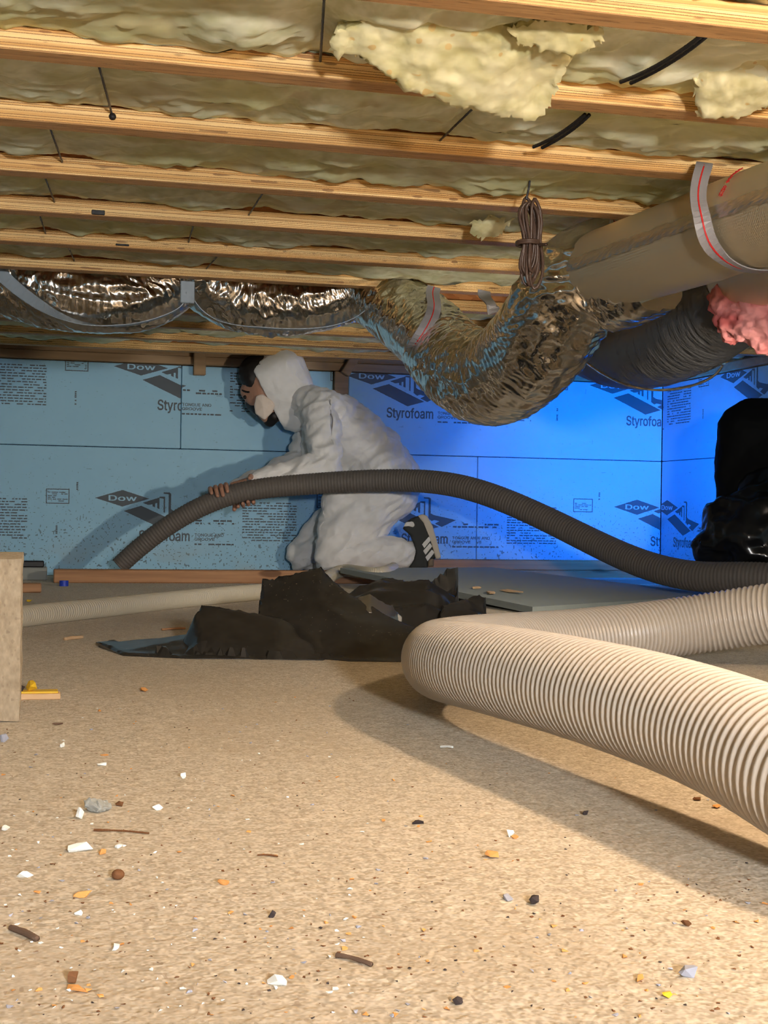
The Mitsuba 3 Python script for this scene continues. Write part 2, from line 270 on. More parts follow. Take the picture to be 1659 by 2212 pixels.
# ---------------------------------------------------------------- joists and insulation batts
NJ = range(-4, 11); WORDS = ['nearest', 'second', 'third', 'fourth', 'fifth', 'sixth', 'seventh', 'eighth', 'ninth', 'tenth', 'eleventh', 'twelfth']
def yfar(n): return 2.302 + .407 * n
jlab = {-1: 'laminated wood joist crossing the top right corner, nearest in view', 0: 'second laminated joist from the camera, partly hidden by a drooping yellow flap', 1: 'third laminated joist from the camera, a grey strap hanging from its right end',
        2: 'fourth laminated joist from the camera, just behind the hanging cable coil', 3: 'fifth laminated joist from the camera, with a dark knot hole near its left end', 4: 'sixth laminated joist from the camera, with a short black slot at left', 5: 'seventh laminated joist, directly in front of the silver duct',
        6: 'eighth laminated joist, directly behind the silver duct', 7: 'ninth laminated joist, second one behind the silver duct', 8: 'tenth laminated joist, third from the back wall', 9: 'eleventh laminated joist, second from the back wall', 10: 'last laminated joist, against the back wall'}
for n in NJ:
    y1 = yfar(n); y0 = y1 - .0525
    k = thing('floor_joist', jlab.get(n, 'laminated wood joist overhead, %s beyond the top edge of the photo' % {-2: 'first', -3: 'second', -4: 'third'}.get(n)), 'joist', 'floor joists')
    put('bottom_flange', box(LEFT, RIGHT - .005, y0, y1, ZJ, ZJ + .038, .0015), 'm_lvl', k)
    put('web', box(LEFT, RIGHT - .005, (y0 + y1) / 2 - .005, (y0 + y1) / 2 + .005, ZJ + .038, 1.237), 'm_osb', k)
    put('top_flange', box(LEFT, RIGHT - .005, y0, y1, 1.237, 1.275, .0015), 'm_lvl', k)
rods = [(702, -30, 693, 112, -1), (215, 148, 239, 236, 0), (1008, 248, 954, 300, 0), (112, 288, 133, 346, 1), (103, 398, 113, 424, 2), (557, 434, 543, 456, 2), (90, 478, 101, 512, 3), (414, 500, 410, 514, 3), (153, 546, 162, 566, 4), (458, 567, 442, 585, 4), (1140, 60, 1100, 110, -1)]
ZR = 1.060
WIRES = ['upright dark wire at the top of the photo, left of the large drooping flap', 'dark wire left of centre between the second and third joists, ending at a bolt head', 'thin dark wire below the large drooping flap, between the second and third joists', 'dark wire near the left edge between the third and fourth joists', 'short dark wire near the left edge between the fourth and fifth joists', 'short dark wire in the middle between the fourth and fifth joists', 'short dark wire near the left edge between the fifth and sixth joists', 'short dark wire in the middle between the fifth and sixth joists',
         'tiny dark wire at left between the sixth and seventh joists', 'tiny dark wire above the second duct span, between the sixth and seventh joists', 'dark wire behind the small ragged tuft of yellow insulation']
def batt(n, x0, x1, seed):
    """the batt that fills the bay behind joist n"""
    a, b = yfar(n) + .0015 - .020, yfar(n + 1) - .0525 - .0015 + .020
    near = n < 4; dx = .011 if near else .02; m = 34 if near else 20
    xs = np.arange(x0, x1 + dx, dx); ws = np.linspace(0, 1, m)
    X, Wd = np.meshgrid(xs, ws, indexing='ij'); Y = a + (b - a) * Wd
    edge = np.minimum(Wd, 1 - Wd) * 2; pr = np.sqrt(np.clip(1 - (1 - np.clip(edge / .45, 0, 1)) ** 2, 0, 1))
    P = np.stack([X, Y, X * 0 + n], -1)
    lift = .030 * (meshkit.fbm(P * [1.7, 3, 1], 2, seed) - .35)
    z = 1.074 + lift * (1 - pr) - .016 * pr + nfbm(P, [5, 7, 1], 3, seed + 1) * .040 * pr + nfbm(P, [34, 44, 1], 3, seed + 2) * .016
    r = 1 - np.abs(2 * meshkit.fbm(P * [8, 8, 1], 3, seed + 5) - 1); z = z + (.026 * (r - .6)) * pr
    for (px, py, qx, qy, bn) in rods:
        if bn == n:
            A, B = onz(px, py, ZR), onz(qx, qy, ZR); t = (Y - A[1]) / (B[1] - A[1]); dd = X - (A[0] + (B[0] - A[0]) * t); z = np.maximum(z, z + (ZR + .004 - z) * np.exp(-(dd / .02) ** 2) * 1.0) if True else z
            z = np.where(np.abs(dd) < .16, z + .012 * (1 - np.abs(dd) / .16) ** 2, z)
    if n in (5,):
        z = np.maximum(z, 1.195)  # squashed up by the duct lying in this bay
    z = np.maximum(z, 1.012)
    z = np.where((edge < .12) & (z < ZJ + .040), ZJ + .040, z)
    inset = np.where(edge < .12, 0, 0)
    ring = np.concatenate([np.stack([X, Y, z], -1), np.stack([xs, xs * 0 + b, xs * 0 + 1.21], -1)[:, None], np.stack([xs, xs * 0 + a, xs * 0 + 1.21], -1)[:, None]], 1)
    return loft(ring[:, ::-1])
blab = {-2: 'yellow fibreglass batt at the top edge of the photo, above the nearest joist', -1: 'yellow fibreglass batt between the two nearest joists', 0: 'yellow-green fibreglass batt between the second and third joists', 1: 'yellow-green fibreglass batt between the third and fourth joists',
        2: 'yellow-green fibreglass batt between the fourth and fifth joists', 3: 'yellow-green fibreglass batt between the fifth and sixth joists', 4: 'yellow-green fibreglass batt in the bay just in front of the silver duct', 5: 'fibreglass batt pressed up above the silver duct', 6: 'narrow band of fibreglass batt right behind the silver duct',
        7: 'band of fibreglass batt second behind the silver duct', 8: 'band of fibreglass batt third from the back wall', 9: 'dim fibreglass batt in the last bay before the back wall'}
for n in range(-4, 10):
    tag(put('insulation_batt', batt(n, -1.6 if n > -3 else -2.5, RIGHT - .03, 100 + 7 * n), 'm_batt', smooth=True), blab.get(n, 'yellow fibreglass batt overhead, %s beyond the top edge of the photo' % {-3: 'first', -4: 'second'}.get(n)), 'insulation', 'fibreglass batts between the joists')
for i, (px, py, qx, qy, bn) in enumerate(rods):
    A, B = onz(px, py, ZR), onz(qx, qy, ZR); e = (B - A); A, B = A - e * .25, B + e * .25
    y0, y1 = yfar(bn) + .003, yfar(bn + 1) - .056; A2 = A + (B - A) * (y0 - A[1]) / (B[1] - A[1]); B2 = A + (B - A) * (y1 - A[1]) / (B[1] - A[1])
    M = (A2 + B2) / 2 + [0, 0, .0005]
    tag(put('support_wire', tube([A2, M, B2], .0022, .03, 6), 'm_rod', smooth=True), WIRES[i], 'wire', 'insulation support wires')
# knots, slots and bolt heads in the flanges
for nm, px, py, n, sx, lab in [('bolt_head', 243, 252, 1, .006, 'small dark bolt head in the third joist near its left end'), ('knot', 212, 466, 3, .016, 'dark knot hole in the fifth joist near its left end'), ('slot', 264, 549, 4, .018, 'short black slot in the sixth joist near its left end')]:
    r = ray(px, py); q = EYE + r * (yfar(n) - .0525 - EYE[1]) / r[1]
    q[2] = min(max(q[2], ZJ + .008), ZJ + .03)
    m = box(q[0] - sx, q[0] + sx, q[1] - .002, q[1] + .003, q[2] - .006 if nm != 'slot' else q[2] - .003, q[2] + .006 if nm != 'slot' else q[2] + .003, .0015) if nm != 'bolt_head' else trimesh.creation.icosphere(2, .007).apply_translation(q)
    tag(put(nm, m, 'm_black'), lab, 'nail' if nm == 'bolt_head' else nm)

# ---------------------------------------------------------------- torn insulation flaps hanging below the joists
def flap(pts_px, dfun, thick, seed, step=7):
    """a torn slab: an outline on a drooping surface, thickened upwards"""
    pg = Polygon(pts_px).buffer(0); g = np.random.default_rng(seed)
    b = pg.exterior; L = b.length; pts = []
    for s in np.arange(0, L, step * .8):
        p = b.interpolate(s); j = g.normal(0, 4.2, 2); pts.append((p.x + j[0], p.y + j[1]))
    pg = Polygon(pts).buffer(0); pg = max(getattr(pg, 'geoms', [pg]), key=lambda q: q.area)
    v, f = trimesh.creation.triangulate_polygon(pg, engine='earcut') if False else (None, None)
    x0, y0, x1, y1 = pg.bounds; from shapely.geometry import Point; from shapely import contains_xy
    ext = np.array([b.coords[:-1] for b in [pg.exterior]][0])
    gx, gy = np.meshgrid(np.arange(x0, x1, step), np.arange(y0, y1, step)); gp = np.stack([gx.ravel(), gy.ravel()], 1) + g.uniform(-2, 2, (gx.size, 2))
    inn = pg.buffer(-step * .6); gp = gp[contains_xy(inn, gp[:, 0], gp[:, 1])]
    q = np.vstack([ext, gp]); from scipy.spatial import Delaunay; tri = Delaunay(q).simplices
    c = q[tri].mean(1); tri = tri[contains_xy(pg, c[:, 0], c[:, 1])]
    from shapely import distance, points
    dist = np.clip(np.array(distance(points(q), pg.exterior)) / 26.0, 0, 1); prof = np.sqrt(1 - (1 - dist) ** 2)
    low, high = [], []
    for (x, y), pr in zip(q, prof):
        d = dfun(x, y); p = at(x, y, d); low.append(p); high.append(pr)
    low = np.array(low); pr = np.array(high)[:, None]
    off = nfbm(low, [9, 9, 9], 3, seed) * .05 + nfbm(low, [40, 40, 40], 3, seed + 1) * .022
    r = ray(x0, y0); back = np.array([.1, .55, .83]); back /= np.linalg.norm(back)
    lowv = low + back * (off[:, None] * pr + thick * .25 * (1 - pr)); upv_ = lowv + back * (thick * (.06 + .94 * pr))
    n = len(q); F1 = tri; F2 = tri[:, ::-1] + n
    ed = np.sort(np.vstack([tri[:, [0, 1]], tri[:, [1, 2]], tri[:, [2, 0]]]), 1); raw = np.vstack([tri[:, [0, 1]], tri[:, [1, 2]], tri[:, [2, 0]]])
    u, idx, cnt = np.unique(ed, axis=0, return_index=True, return_counts=True); be = raw[idx[cnt == 1]]
    F3 = np.vstack([np.stack([be[:, 1], be[:, 0], be[:, 0] + n], 1), np.stack([be[:, 1], be[:, 0] + n, be[:, 1] + n], 1)])
    m = trimesh.Trimesh(np.vstack([lowv, upv_]), np.vstack([F1, F2, F3]), process=False); trimesh.repair.fix_normals(m); return m
tag(put('insulation_flap', flap([(712, 130), (722, 75), (800, 52), (900, 44), (1040, 44), (1105, 72), (1180, 100), (1240, 126), (1228, 160), (1205, 195), (1192, 235), (1150, 270), (1085, 262), (1000, 240), (930, 215), (880, 205), (830, 165), (770, 128)], lambda x, y: 2.08 + (y - 44) / 226 * .19 + (x - 950) * 1e-4, .045, 3), 'm_flap', smooth=True), 'large torn flap of pale yellow insulation drooping over the second joist', 'insulation')
tag(put('insulation_flap', flap([(1500, 180), (1560, 120), (1640, 70), (1720, 80), (1760, 200), (1680, 235), (1610, 262), (1560, 266), (1512, 262), (1503, 215)], lambda x, y: 2.22 + (y - 70) / 200 * .19 + (x - 1500) * 1e-4, .045, 5), 'm_flap', smooth=True), 'torn yellow insulation flap hanging over the right end of the second joist', 'insulation')
tag(put('insulation_flap', flap([(1100, 62), (1200, 50), (1310, 72), (1300, 95), (1262, 118), (1240, 128), (1180, 118), (1120, 100)], lambda x, y: 2.06 + (y - 50) / 80 * .06, .03, 8), 'm_flap', smooth=True), 'small ragged tuft of yellow insulation behind the large drooping flap', 'insulation')
tag(put('insulation_flap', flap([(1010, 480), (1060, 470), (1110, 478), (1095, 500), (1062, 520), (1030, 510)], lambda x, y: 3.46 + (y - 470) / 50 * .03, .02, 9, 6), 'm_flap', smooth=True), 'small yellow insulation tongue hanging left of the cable coil', 'insulation')

# ---------------------------------------------------------------- ducts
def crinkle(amp, seed, ring=.018, ramp=.0012):
    def fn(s, th, base):
        wig = .9 * np.sin(th + s * 3) + 2.0 * (meshkit.noise(np.stack(np.broadcast_arrays(s * 6, np.cos(th), np.sin(th)), -1), seed + 7) - .5)
        q = np.stack(np.broadcast_arrays(s * 14 + wig, np.cos(th) * 1.7, np.sin(th) * 1.7), -1)
        big = 1 - np.abs(2 * meshkit.fbm(q, 2, seed) - 1); q2 = np.stack(np.broadcast_arrays(s * 38 + 2 * wig, np.cos(th) * 3.2, np.sin(th) * 3.2), -1)
        sm = 1 - np.abs(2 * meshkit.noise(q2, seed + 4) - 1); q3 = np.stack(np.broadcast_arrays(s * 90 + 3 * wig, np.cos(th) * 9, np.sin(th) * 9), -1); fine = 1 - np.abs(2 * meshkit.noise(q3, seed + 5) - 1)
        up = .30 + .70 * np.clip(meshkit.noise(q * .35, seed + 9) * 2.4 - .7, 0, 1)
        return up * amp * (1.7 * (big - .6) + .9 * (sm - .6) + .28 * (fine - .6)) + ramp * np.cos(2 * np.pi * s / ring + th * .5) * .5
    return fn
LD = [(-420, 640, 4.40), (-150, 590, 4.42), (20, 600, 4.42), (140, 632, 4.43), (250, 642, 4.45), (335, 622, 4.49), (405, 578, 4.51), (475, 620, 4.53), (580, 648, 4.57), (690, 640, 4.6), (780, 622, 4.6), (850, 662, 4.5)]
FD = LD[-3:] + [(915, 715, 4.32), (985, 785, 4.10), (1062, 818, 3.90), (1138, 768, 3.70), (1208, 672, 3.52), (1262, 606, 3.45), (1320, 588, 3.42)]
pts = [at(*p) for p in LD + FD[3:]]
fk = thing('flexible_duct', 'crinkled silver foil flexible duct hung under the joists and sagging to the right', 'duct')
put('foil_sleeve', tube(pts, [.118, .118, .118, .115, .112, .112, .110, .112, .128, .128, .122], .0035, 120, crinkle(.014, 21)), 'm_foil', fk, smooth=22)
collar = [at(1255, 625, 3.44), at(1310, 606, 3.42), at(1365, 592, 3.34), at(1410, 578, 3.27)]
put('collar', tube(collar, [.11, .125, .118, .105], .004, 90, crinkle(.014, 33), cap=True), 'm_foil', fk, smooth=22)
ax0, ax1 = at(1292, 588, 3.40), at(1600, 484, 2.84); ax2 = ax1 + (ax1 - ax0) * 2.6
rk = thing('rigid_duct', 'straight round duct wrapped in scrim foil, rising to the right edge', 'duct')
m, uv = tube([ax0, ax1, ax2], .099, .012, 72, lambda s, th, b: .003 * (nfbm(b, [5, 5, 5], 2, 4)) * 2, cap=True, uvs=True); put('foil_wrap', m, 'm_scrim', rk, smooth=True, uv=uv)
# lengthwise taped seam on the wrap and printed marks
d0 = (ax1 - ax0) / np.linalg.norm(ax1 - ax0)
def around(s, a, r=.1005):
    c = ax0 + d0 * s; e1 = np.cross(d0, [0, 0, 1.0]); e1 /= np.linalg.norm(e1); e2 = np.cross(e1, d0)
    nrm = -e1 * math.cos(a) + e2 * math.sin(a) if (-e1)[0] < 0 else e1 * math.cos(a) + e2 * math.sin(a)
    return c + nrm * r, nrm
LEN = np.linalg.norm(ax1 - ax0)
sm = []
for k in range(60):
    s = .015 + k * (LEN * 1.5) / 60; row = []
    for a in np.linspace(-.12, .16, 7): row.append(around(s, a + .012 * math.sin(k * .9) + .01 * math.sin(k * 2.1), .1016 + .0006 * math.sin(k * 3.1 + a * 30))[0])
    sm.append(row)
put('seam_tape', loft(np.array(sm), cap=False, closed=False), 'm_tape', rk, smooth=False)
g = np.random.default_rng(5); mk = []
for k in range(22):
    a0 = .30 + k * .034
    if k in (7, 8, 14): continue
    for w in range(2):
        s = LEN * 1.12 + g.uniform(-.004, .004); p, n_ = around(s + w * .006, a0 + g.uniform(0, .012), .1045); q, _ = around(s + w * .006 + .005, a0 + .018, .1045); mk.append(tube([p, (p + q) / 2, q], .0011, .004, 5))
put('red_print', cat(*mk), 'm_red', rk)
tube_end = tube([ax0 - d0 * .004, ax0 + d0 * .01], .088, .01, 40); put('shade_plug', tube_end, 'm_black', rk, smooth=30)  # black plug stands in for the shade inside the open duct end
k2 = thing('rigid_duct', 'dark scrim foil duct at the right edge, under the larger silver duct', 'duct')
m, uv = tube([at(1600, 598, 3.74), at(1700, 560, 3.40), at(1900, 480, 2.9)], .098, .012, 60, cap=True, uvs=True); put('foil_wrap', m, 'm_scrim', k2, smooth=True, uv=uv)
dk = thing('insulated_duct', 'dark grey jacketed flexible duct between the silver duct and the pink insulation', 'duct')
m, uv = tube([at(1660, 612, 3.72), at(1590, 650, 3.88), at(1510, 700, 4.08), at(1420, 742, 4.36), at(1335, 752, 4.7), at(1250, 720, 5.15), at(1180, 660, 5.6)], [.12, .135, .135, .132, .13, .128], .006, 72, lambda s, th, b: .004 * nfbm(b, [12, 12, 12], 3, 8) * 2 + .0035 * np.cos(2 * np.pi * s / .045) * np.clip(np.cos(th * 1.0), 0, 1), cap=True, uvs=True)
put('jacket', m, 'm_jacket', dk, smooth=True, uv=uv)
m = tube([at(1250, 770, 4.62), at(1300, 806, 4.5), at(1370, 836, 4.36), at(1440, 842, 4.25), at(1510, 828, 4.15), at(1560, 790, 4.02)], .004, .01, 10, lambda s, th, b: .002 * nfbm(b, [60, 60, 60], 2, 8)); put('torn_sleeve_edge', m, 'm_foil', dk, smooth=25)
# pink insulation bursting out of the duct ends
def tuft(sph, seed, amp=.03, edge=.008, bones=None):
    return vdisp(blob(sph, bones, edge, 6), lambda p: nfbm(p, [16, 16, 16], 4, seed) * amp * 1.3 + nfbm(p, [55, 55, 55], 3, seed + 2) * amp * .9 - .006 * 0)
tag(put('pink_insulation', tuft([(at(1572, 650, 3.68), .055), (at(1600, 640, 3.66), .05), (at(1590, 690, 3.66), .055), (at(1648, 700, 3.60), .06), (at(1690, 690, 3.58), .08), (at(1585, 728, 3.67), .022), (at(1655, 745, 3.60), .03)], 4, .034, .007, [(0, 1, 2), (1, 3, 4), (2, 3), (2, 5), (3, 6), (4, 6)]), 'm_pink', smooth=True), 'big tuft of pink insulation hanging at the right end of the dark duct', 'insulation')
tag(put('pink_insulation', tuft([(at(1262, 515, 3.46), .034), (at(1290, 500, 3.50), .03), (at(1335, 492, 3.52), .022), (at(1258, 556, 3.42), .030)], 9, .02, .006, [(0, 1), (1, 2), (0, 3)]), 'm_pink', smooth=True), 'pink insulation sticking out above the end of the straight silver duct', 'insulation')
tag(put('pink_insulation', tuft([(at(1365, 645, 3.50), .026), (at(1400, 640, 3.46), .034), (at(1425, 632, 3.42), .024)], 12, .012, .006), 'm_pink', smooth=True), 'small pink insulation pad showing below the straight silver duct', 'insulation')
# ---------------------------------------------------------------- hanger straps
Yd, Xd, Zd = (0, 1, 0), (1, 0, 0), (0, 0, 1)
k = thing('duct_strap', 'blue-grey plastic strap slung from the clip down to the left edge, under the silver duct', 'strap')
put('band', ribbon([at(400, 628, 4.36), at(396, 655, 4.37), at(355, 682, 4.36), at(250, 704, 4.34), at(150, 690, 4.31), at(80, 655, 4.28), at(10, 600, 4.26), at(-60, 520, 4.25)], [Yd, Yd, Yd, Yd, (0, .9, .45), (.5, .5, .6), (.7, .2, .6), (.7, .1, .6)], .042), 'm_strapblue', k)
put('clip', box(*np.ravel(np.stack([at(405, 625, 4.35) - [.022, .006, .0], at(405, 625, 4.35) + [.022, .006, .0]]).T[:2]), at(405, 655, 4.35)[2], ZJ - .001, .002), 'm_strapblue', k)
k = thing('duct_strap', 'blue-grey plastic strap slung from the clip to the right, under the silver duct', 'strap')
put('band', ribbon([at(412, 630, 4.37), at(425, 660, 4.38), at(470, 690, 4.40), at(560, 708, 4.44), at(680, 710, 4.46), at(755, 692, 4.46), at(790, 668, 4.45), at(812, 636, 4.44)], [Yd, Yd, (0, .9, .3), Yd, Yd, Yd, Yd, Yd], .04), 'm_strapblue', k)
def striped(lab, p, wd, w):
    k = thing('duct_strap', lab, 'strap'); q = np.array(p); put('band', ribbon(q, wd, w), 'm_strap', k)
    r = EYE - q; r /= np.linalg.norm(r, axis=1, keepdims=True); put('red_stripe', ribbon(q + r * .0022, wd, .0032, .0015), 'm_red', k); return k
striped('grey strap with a red stripe hanging from the third joist, wrapped round the straight duct', [at(1522, 352, 2.86), at(1513, 385, 2.80), at(1508, 428, 2.77), at(1516, 470, 2.745), at(1530, 520, 2.745), at(1562, 560, 2.76), at(1610, 583, 2.79), at(1665, 585, 2.83)], [Xd, Xd, (1, 0, .1), (.9, -.3, .2), (.7, -.6, .2), (.4, -.8, 0), (.2, -.9, 0), (.1, -1, 0)], .034)
striped('grey strap with a red stripe holding the sagging silver duct on its left', [at(938, 620, 4.26), at(937, 650, 4.16), at(930, 690, 4.08), at(912, 722, 4.07), at(888, 750, 4.13)], [Xd, Xd, Xd, (1, -.2, 0), (1, -.4, .2)], .042)
k = thing('duct_strap', 'short crumpled grey strap end hanging right of the striped strap', 'strap'); put('band', ribbon([at(1046, 628, 4.28), at(1050, 645, 4.24), at(1062, 660, 4.2), at(1068, 676, 4.2)], [Xd, Xd, (1, .4, 0), (1, -.4, 0)], .04), 'm_strap', k)
# ---------------------------------------------------------------- cables overhead
ck = thing('cable_coil', 'bundled coil of brown cable hanging from the ceiling in front of the silver duct', 'cable coil')
g = np.random.default_rng(3)
for i in range(9):
    w = .012 + .010 * i / 9 + g.uniform(0, .006); xo = g.uniform(-.012, .012); yo = g.uniform(-.014, .014); pts = []
    top, bot = 432 + g.uniform(-8, 12), 612 + g.uniform(-30, 18)
    for a in np.linspace(0, 2 * np.pi, 15):
        y = (top + bot) / 2 - math.cos(a) * (bot - top) / 2; bow = 1140 + 10 * math.sin((y - 420) / 210 * 3.1)
        pinch = .55 + .45 * min(1, abs(y - 520) / 50)
        p = at(bow, y, 3.06) + np.array([math.sin(a) * w * pinch + xo * pinch, yo * pinch + .006 * math.cos(a * 2 + i), 0]); pts.append(p)
    put('loop', tube(pts, .0036, .008, 8), 'm_cable', ck, smooth=True)
wr = [at(1140, 518, 3.06) + np.array([math.cos(a) * .024, math.sin(a) * .024, .004 * a / 6.28 - .012]) for a in np.linspace(0, 4 * np.pi, 26)]
put('wrap', tube(wr + [at(1180, 528, 3.02)], .0036, .008, 8), 'm_cable', ck, smooth=True)
put('hanger', tube([at(1146, 356, 3.06), at(1144, 395, 3.06), at(1137, 430, 3.06)], .0026, .01, 6), 'm_rod', ck, smooth=True)
def pair(lab, a, b, dz):
    k = thing('cable_pair', lab, 'cable')
    for s in (-1, 1):
        M = (np.add(a, b)) / 2 + np.array([.003 * s + .004, .002 * s, dz]); put('cable', tube([a + np.array([.004 * s, 0, 0]), M + np.array([.0055 * s, 0, .002 * s]), b + np.array([.009 * s, 0, 0])], .0036, .012, 8), 'm_black', k, smooth=True)
pair('pair of twisted black cables crossing the nearest bay at upper right', onz(1520, 78, 1.036), onz(1352, 178, 1.036), -.004)
pair('pair of black cables crossing the second bay above the cable coil', onz(1268, 248, 1.040), onz(1162, 318, 1.038), -.003)

# ---------------------------------------------------------------- timber on the floor and wall
def timber(name, lab, x0, x1, y0, y1, z0, z1, c, m='m_board'): return tag(put(name, box(x0, x1, y0, y1, z0, z1, .004), m), lab, c)
def Xat(px, Y): r = ray(px, 1106); return r[0] / r[1] * Y
timber('wood_plank', 'long reddish brown board on the slab in front of the kneeling person', Xat(118, 6.0), Xat(1000, 6.0), 6.0, 6.09, 0, .056, 'plank')
timber('wood_plank', 'brown board lying on the slab along the right part of the back wall', Xat(900, 6.42), RIGHT - .06, 6.42, 6.51, 0, .045, 'plank')
timber('wood_plank', 'upper brown board stacked on the one along the right part of the back wall', Xat(905, 6.44), RIGHT - .1, 6.44, 6.53, .0455, .095, 'plank')
timber('wood_block', 'small wooden block on the slab beside the concrete pier', Xat(28, 5.3), Xat(92, 5.3), 5.3, 5.38, 0, .034, 'block')
timber('grey_block', 'grey masonry block at the wall base, left of the long brown board', Xat(20, 6.2), Xat(104, 6.2), 6.2, 6.36, 0, .055, 'block', 'm_greyblock')
timber('black_strip', 'short black strip just above the grey block at the wall base', Xat(40, 6.24), Xat(97, 6.24), 6.24, 6.32, .0555, .082, 'strip', 'm_black')  # dark mark at the wall base, built as a thin box
tag(put('wood_post', box(1.389, 1.458, BACK - .022, BACK + .045, SEAM + .004, TOP, .003), 'm_sill'), 'short upright stud set into the foam wall behind the person', 'post')
br = box(-.022, .022, -.018, .018, -.05, .05, .003); br.apply_transform(trimesh.transformations.rotation_matrix(.55, [0, 1, 0])); r = ray(756, 790); br.apply_translation(EYE + r * (BACK - .05) / r[1]); tag(put('wood_brace', br, 'm_sill'), 'slanting wooden brace on the sill above the upright stud', 'brace')
r = ray(432, 787); q = EYE + r * (BACK - .06) / r[1]; tag(put('wood_block', box(q[0] - .028, q[0] + .028, BACK - .062, BACK - .024, q[2] - .05, q[2] + .055, .003), 'm_sill'), 'small wooden block hanging from the rim left of the hooded head', 'block')
# ---------------------------------------------------------------- concrete pier
A = onz(42, 1560); pm = finish(manifold3d.Manifold.cube([.42, .30, .243]).translate([A[0] - .42, A[1], 0]), .014, 0)
pm = vdisp(pm, lambda p: nfbm(p, [30, 30, 30], 4, 2) * .008 - .001); pm.vertices[:, 2] = np.maximum(pm.vertices[:, 2], 0)
tag(put('concrete_pier', pm, 'm_pier', smooth=40), 'rough tan concrete pier at the left edge of the photo', 'pier')
# ---------------------------------------------------------------- hoses
def corr(p, a): return lambda s, th, b: a * np.cos(2 * np.pi * s / p)
def G(x, y, r, lift=0.0):  # centre of a hose whose underside shows at pixel (x, y), on the floor or lifted
    q = onz(x, y, lift); return q + np.array([0, 0, r])
R1 = .060
def cam(x, d, z): return np.array([*(side * x + fwd * d)[:2], z])
hp = [cam(2.0, .55, .07), cam(1.3, .72, .07), cam(.85, .92, .072), at(1960, 1768, 1.13), at(1660, 1630, 1.30), at(1500, 1562, 1.43), at(1320, 1506, 1.59), at(1130, 1460, 1.80), at(1010, 1436, 1.98), at(952, 1424, 2.16), at(990, 1408, 2.40), at(1110, 1392, 2.68), at(1280, 1378, 2.88), at(1480, 1352, 2.98), at(1660, 1325, 2.93), at(1900, 1300, 2.8), at(2150, 1290, 2.75)]
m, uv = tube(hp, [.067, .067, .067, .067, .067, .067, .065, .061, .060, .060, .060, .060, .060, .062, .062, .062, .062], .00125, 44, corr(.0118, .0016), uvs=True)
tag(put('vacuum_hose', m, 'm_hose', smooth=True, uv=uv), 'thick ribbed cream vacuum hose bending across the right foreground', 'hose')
R2 = .028
hq = [G(-250, 1400, R2), G(-60, 1372, R2), G(60, 1353, R2), G(200, 1336, R2), G(400, 1312, R2), G(560, 1296, R2), G(680, 1278, R2), onz(745, 1262) + [0, 0, .06], at(800, 1238, 5.75), at(850, 1226, 6.02)]
tag(put('suction_hose', tube(hq, [R2, R2, R2, R2, R2, R2 * .95, R2 * .8], .0022, 24, corr(.011, .0012)), 'm_hosefar', smooth=True), 'thin pale beige hose on the slab running behind the black plastic sheet', 'hose')
BH = [(258, 1222, 6.01), (330, 1160, 6.01), (420, 1102, 6.01), (520, 1064, 6.03), (640, 1048, 6.06), (760, 1040, 6.05), (880, 1038, 6.0), (1000, 1052, 5.85), (1150, 1107, 5.65), (1300, 1180, 5.40), (1400, 1222, 5.2), (1520, 1246, 5.0), (1660, 1250, 4.85), (1780, 1268, 4.75)]
tag(put('black_hose', tube([at(*p) for p in BH] + [cam(1.75, 4.3, .062), cam(1.78, 3.4, .062)], [.040, .044, .048, .050, .052, .055, .058, .060, .060], .003, 30, corr(.014, .0012)), 'm_hoseblack', smooth=True), 'dark grey flexible hose held by the kneeling person, arching down to the right', 'hose')
# ---------------------------------------------------------------- foam sheets on the slab
def slab(c, t): 
    c = np.array(c); return loft(np.stack([c + [0, 0, t], c]))
sA, sB, sC, sD = onz(735, 1238, .058), onz(1062, 1236, .058), onz(1565, 1298, .003), onz(1150, 1326, .003)
tag(put('foam_sheet', slab([sD, sC, sB, sA], .022), 'm_sheet'), 'grey-blue foam sheet lying on the slab between the black plastic and the back wall', 'foam sheet')
e = [onz(1180, 1257, 0), onz(1420, 1257, 0), onz(1445, 1261, 0), onz(1190, 1262, 0)]; tag(put('foam_strip', slab([e[3], e[2], e[1], e[0]], .02), 'm_sheet'), 'thin pale foam strip lying against the boards at the right wall base', 'strip')
for i, (x0, y0, x1, y1) in enumerate([(920, 1290 - 42, 1010, 1252), (1090, 1272, 1190, 1276), (1040, 1262, 1100, 1266)]):
    a, b = np.array(sA), np.array(sB); 
g = np.random.default_rng(2)
for i, (x, y, w) in enumerate([(1105, 1280, .10), (1060, 1283, .07), (1030, 1272, .05)]):
    n_ = np.cross(sB - sA, sD - sA); n_ /= np.linalg.norm(n_); r = ray(x, y); q = EYE + r * ((sA + [0, 0, .022] - EYE) @ n_) / (r @ n_)
    m = chip((0, 0, 0), (w * 1.5, w * .5, .012), n=12, seed=40 + i); m.apply_translation(q + [0, 0, .001]); tag(put('foil_scrap', m, 'm_palewood'), ('largest tan scrap on the grey-blue foam sheet', 'middle tan scrap on the grey-blue foam sheet', 'smallest tan scrap on the grey-blue foam sheet, nearest the black plastic')[i], 'scrap', 'tan scraps on the foam sheet')
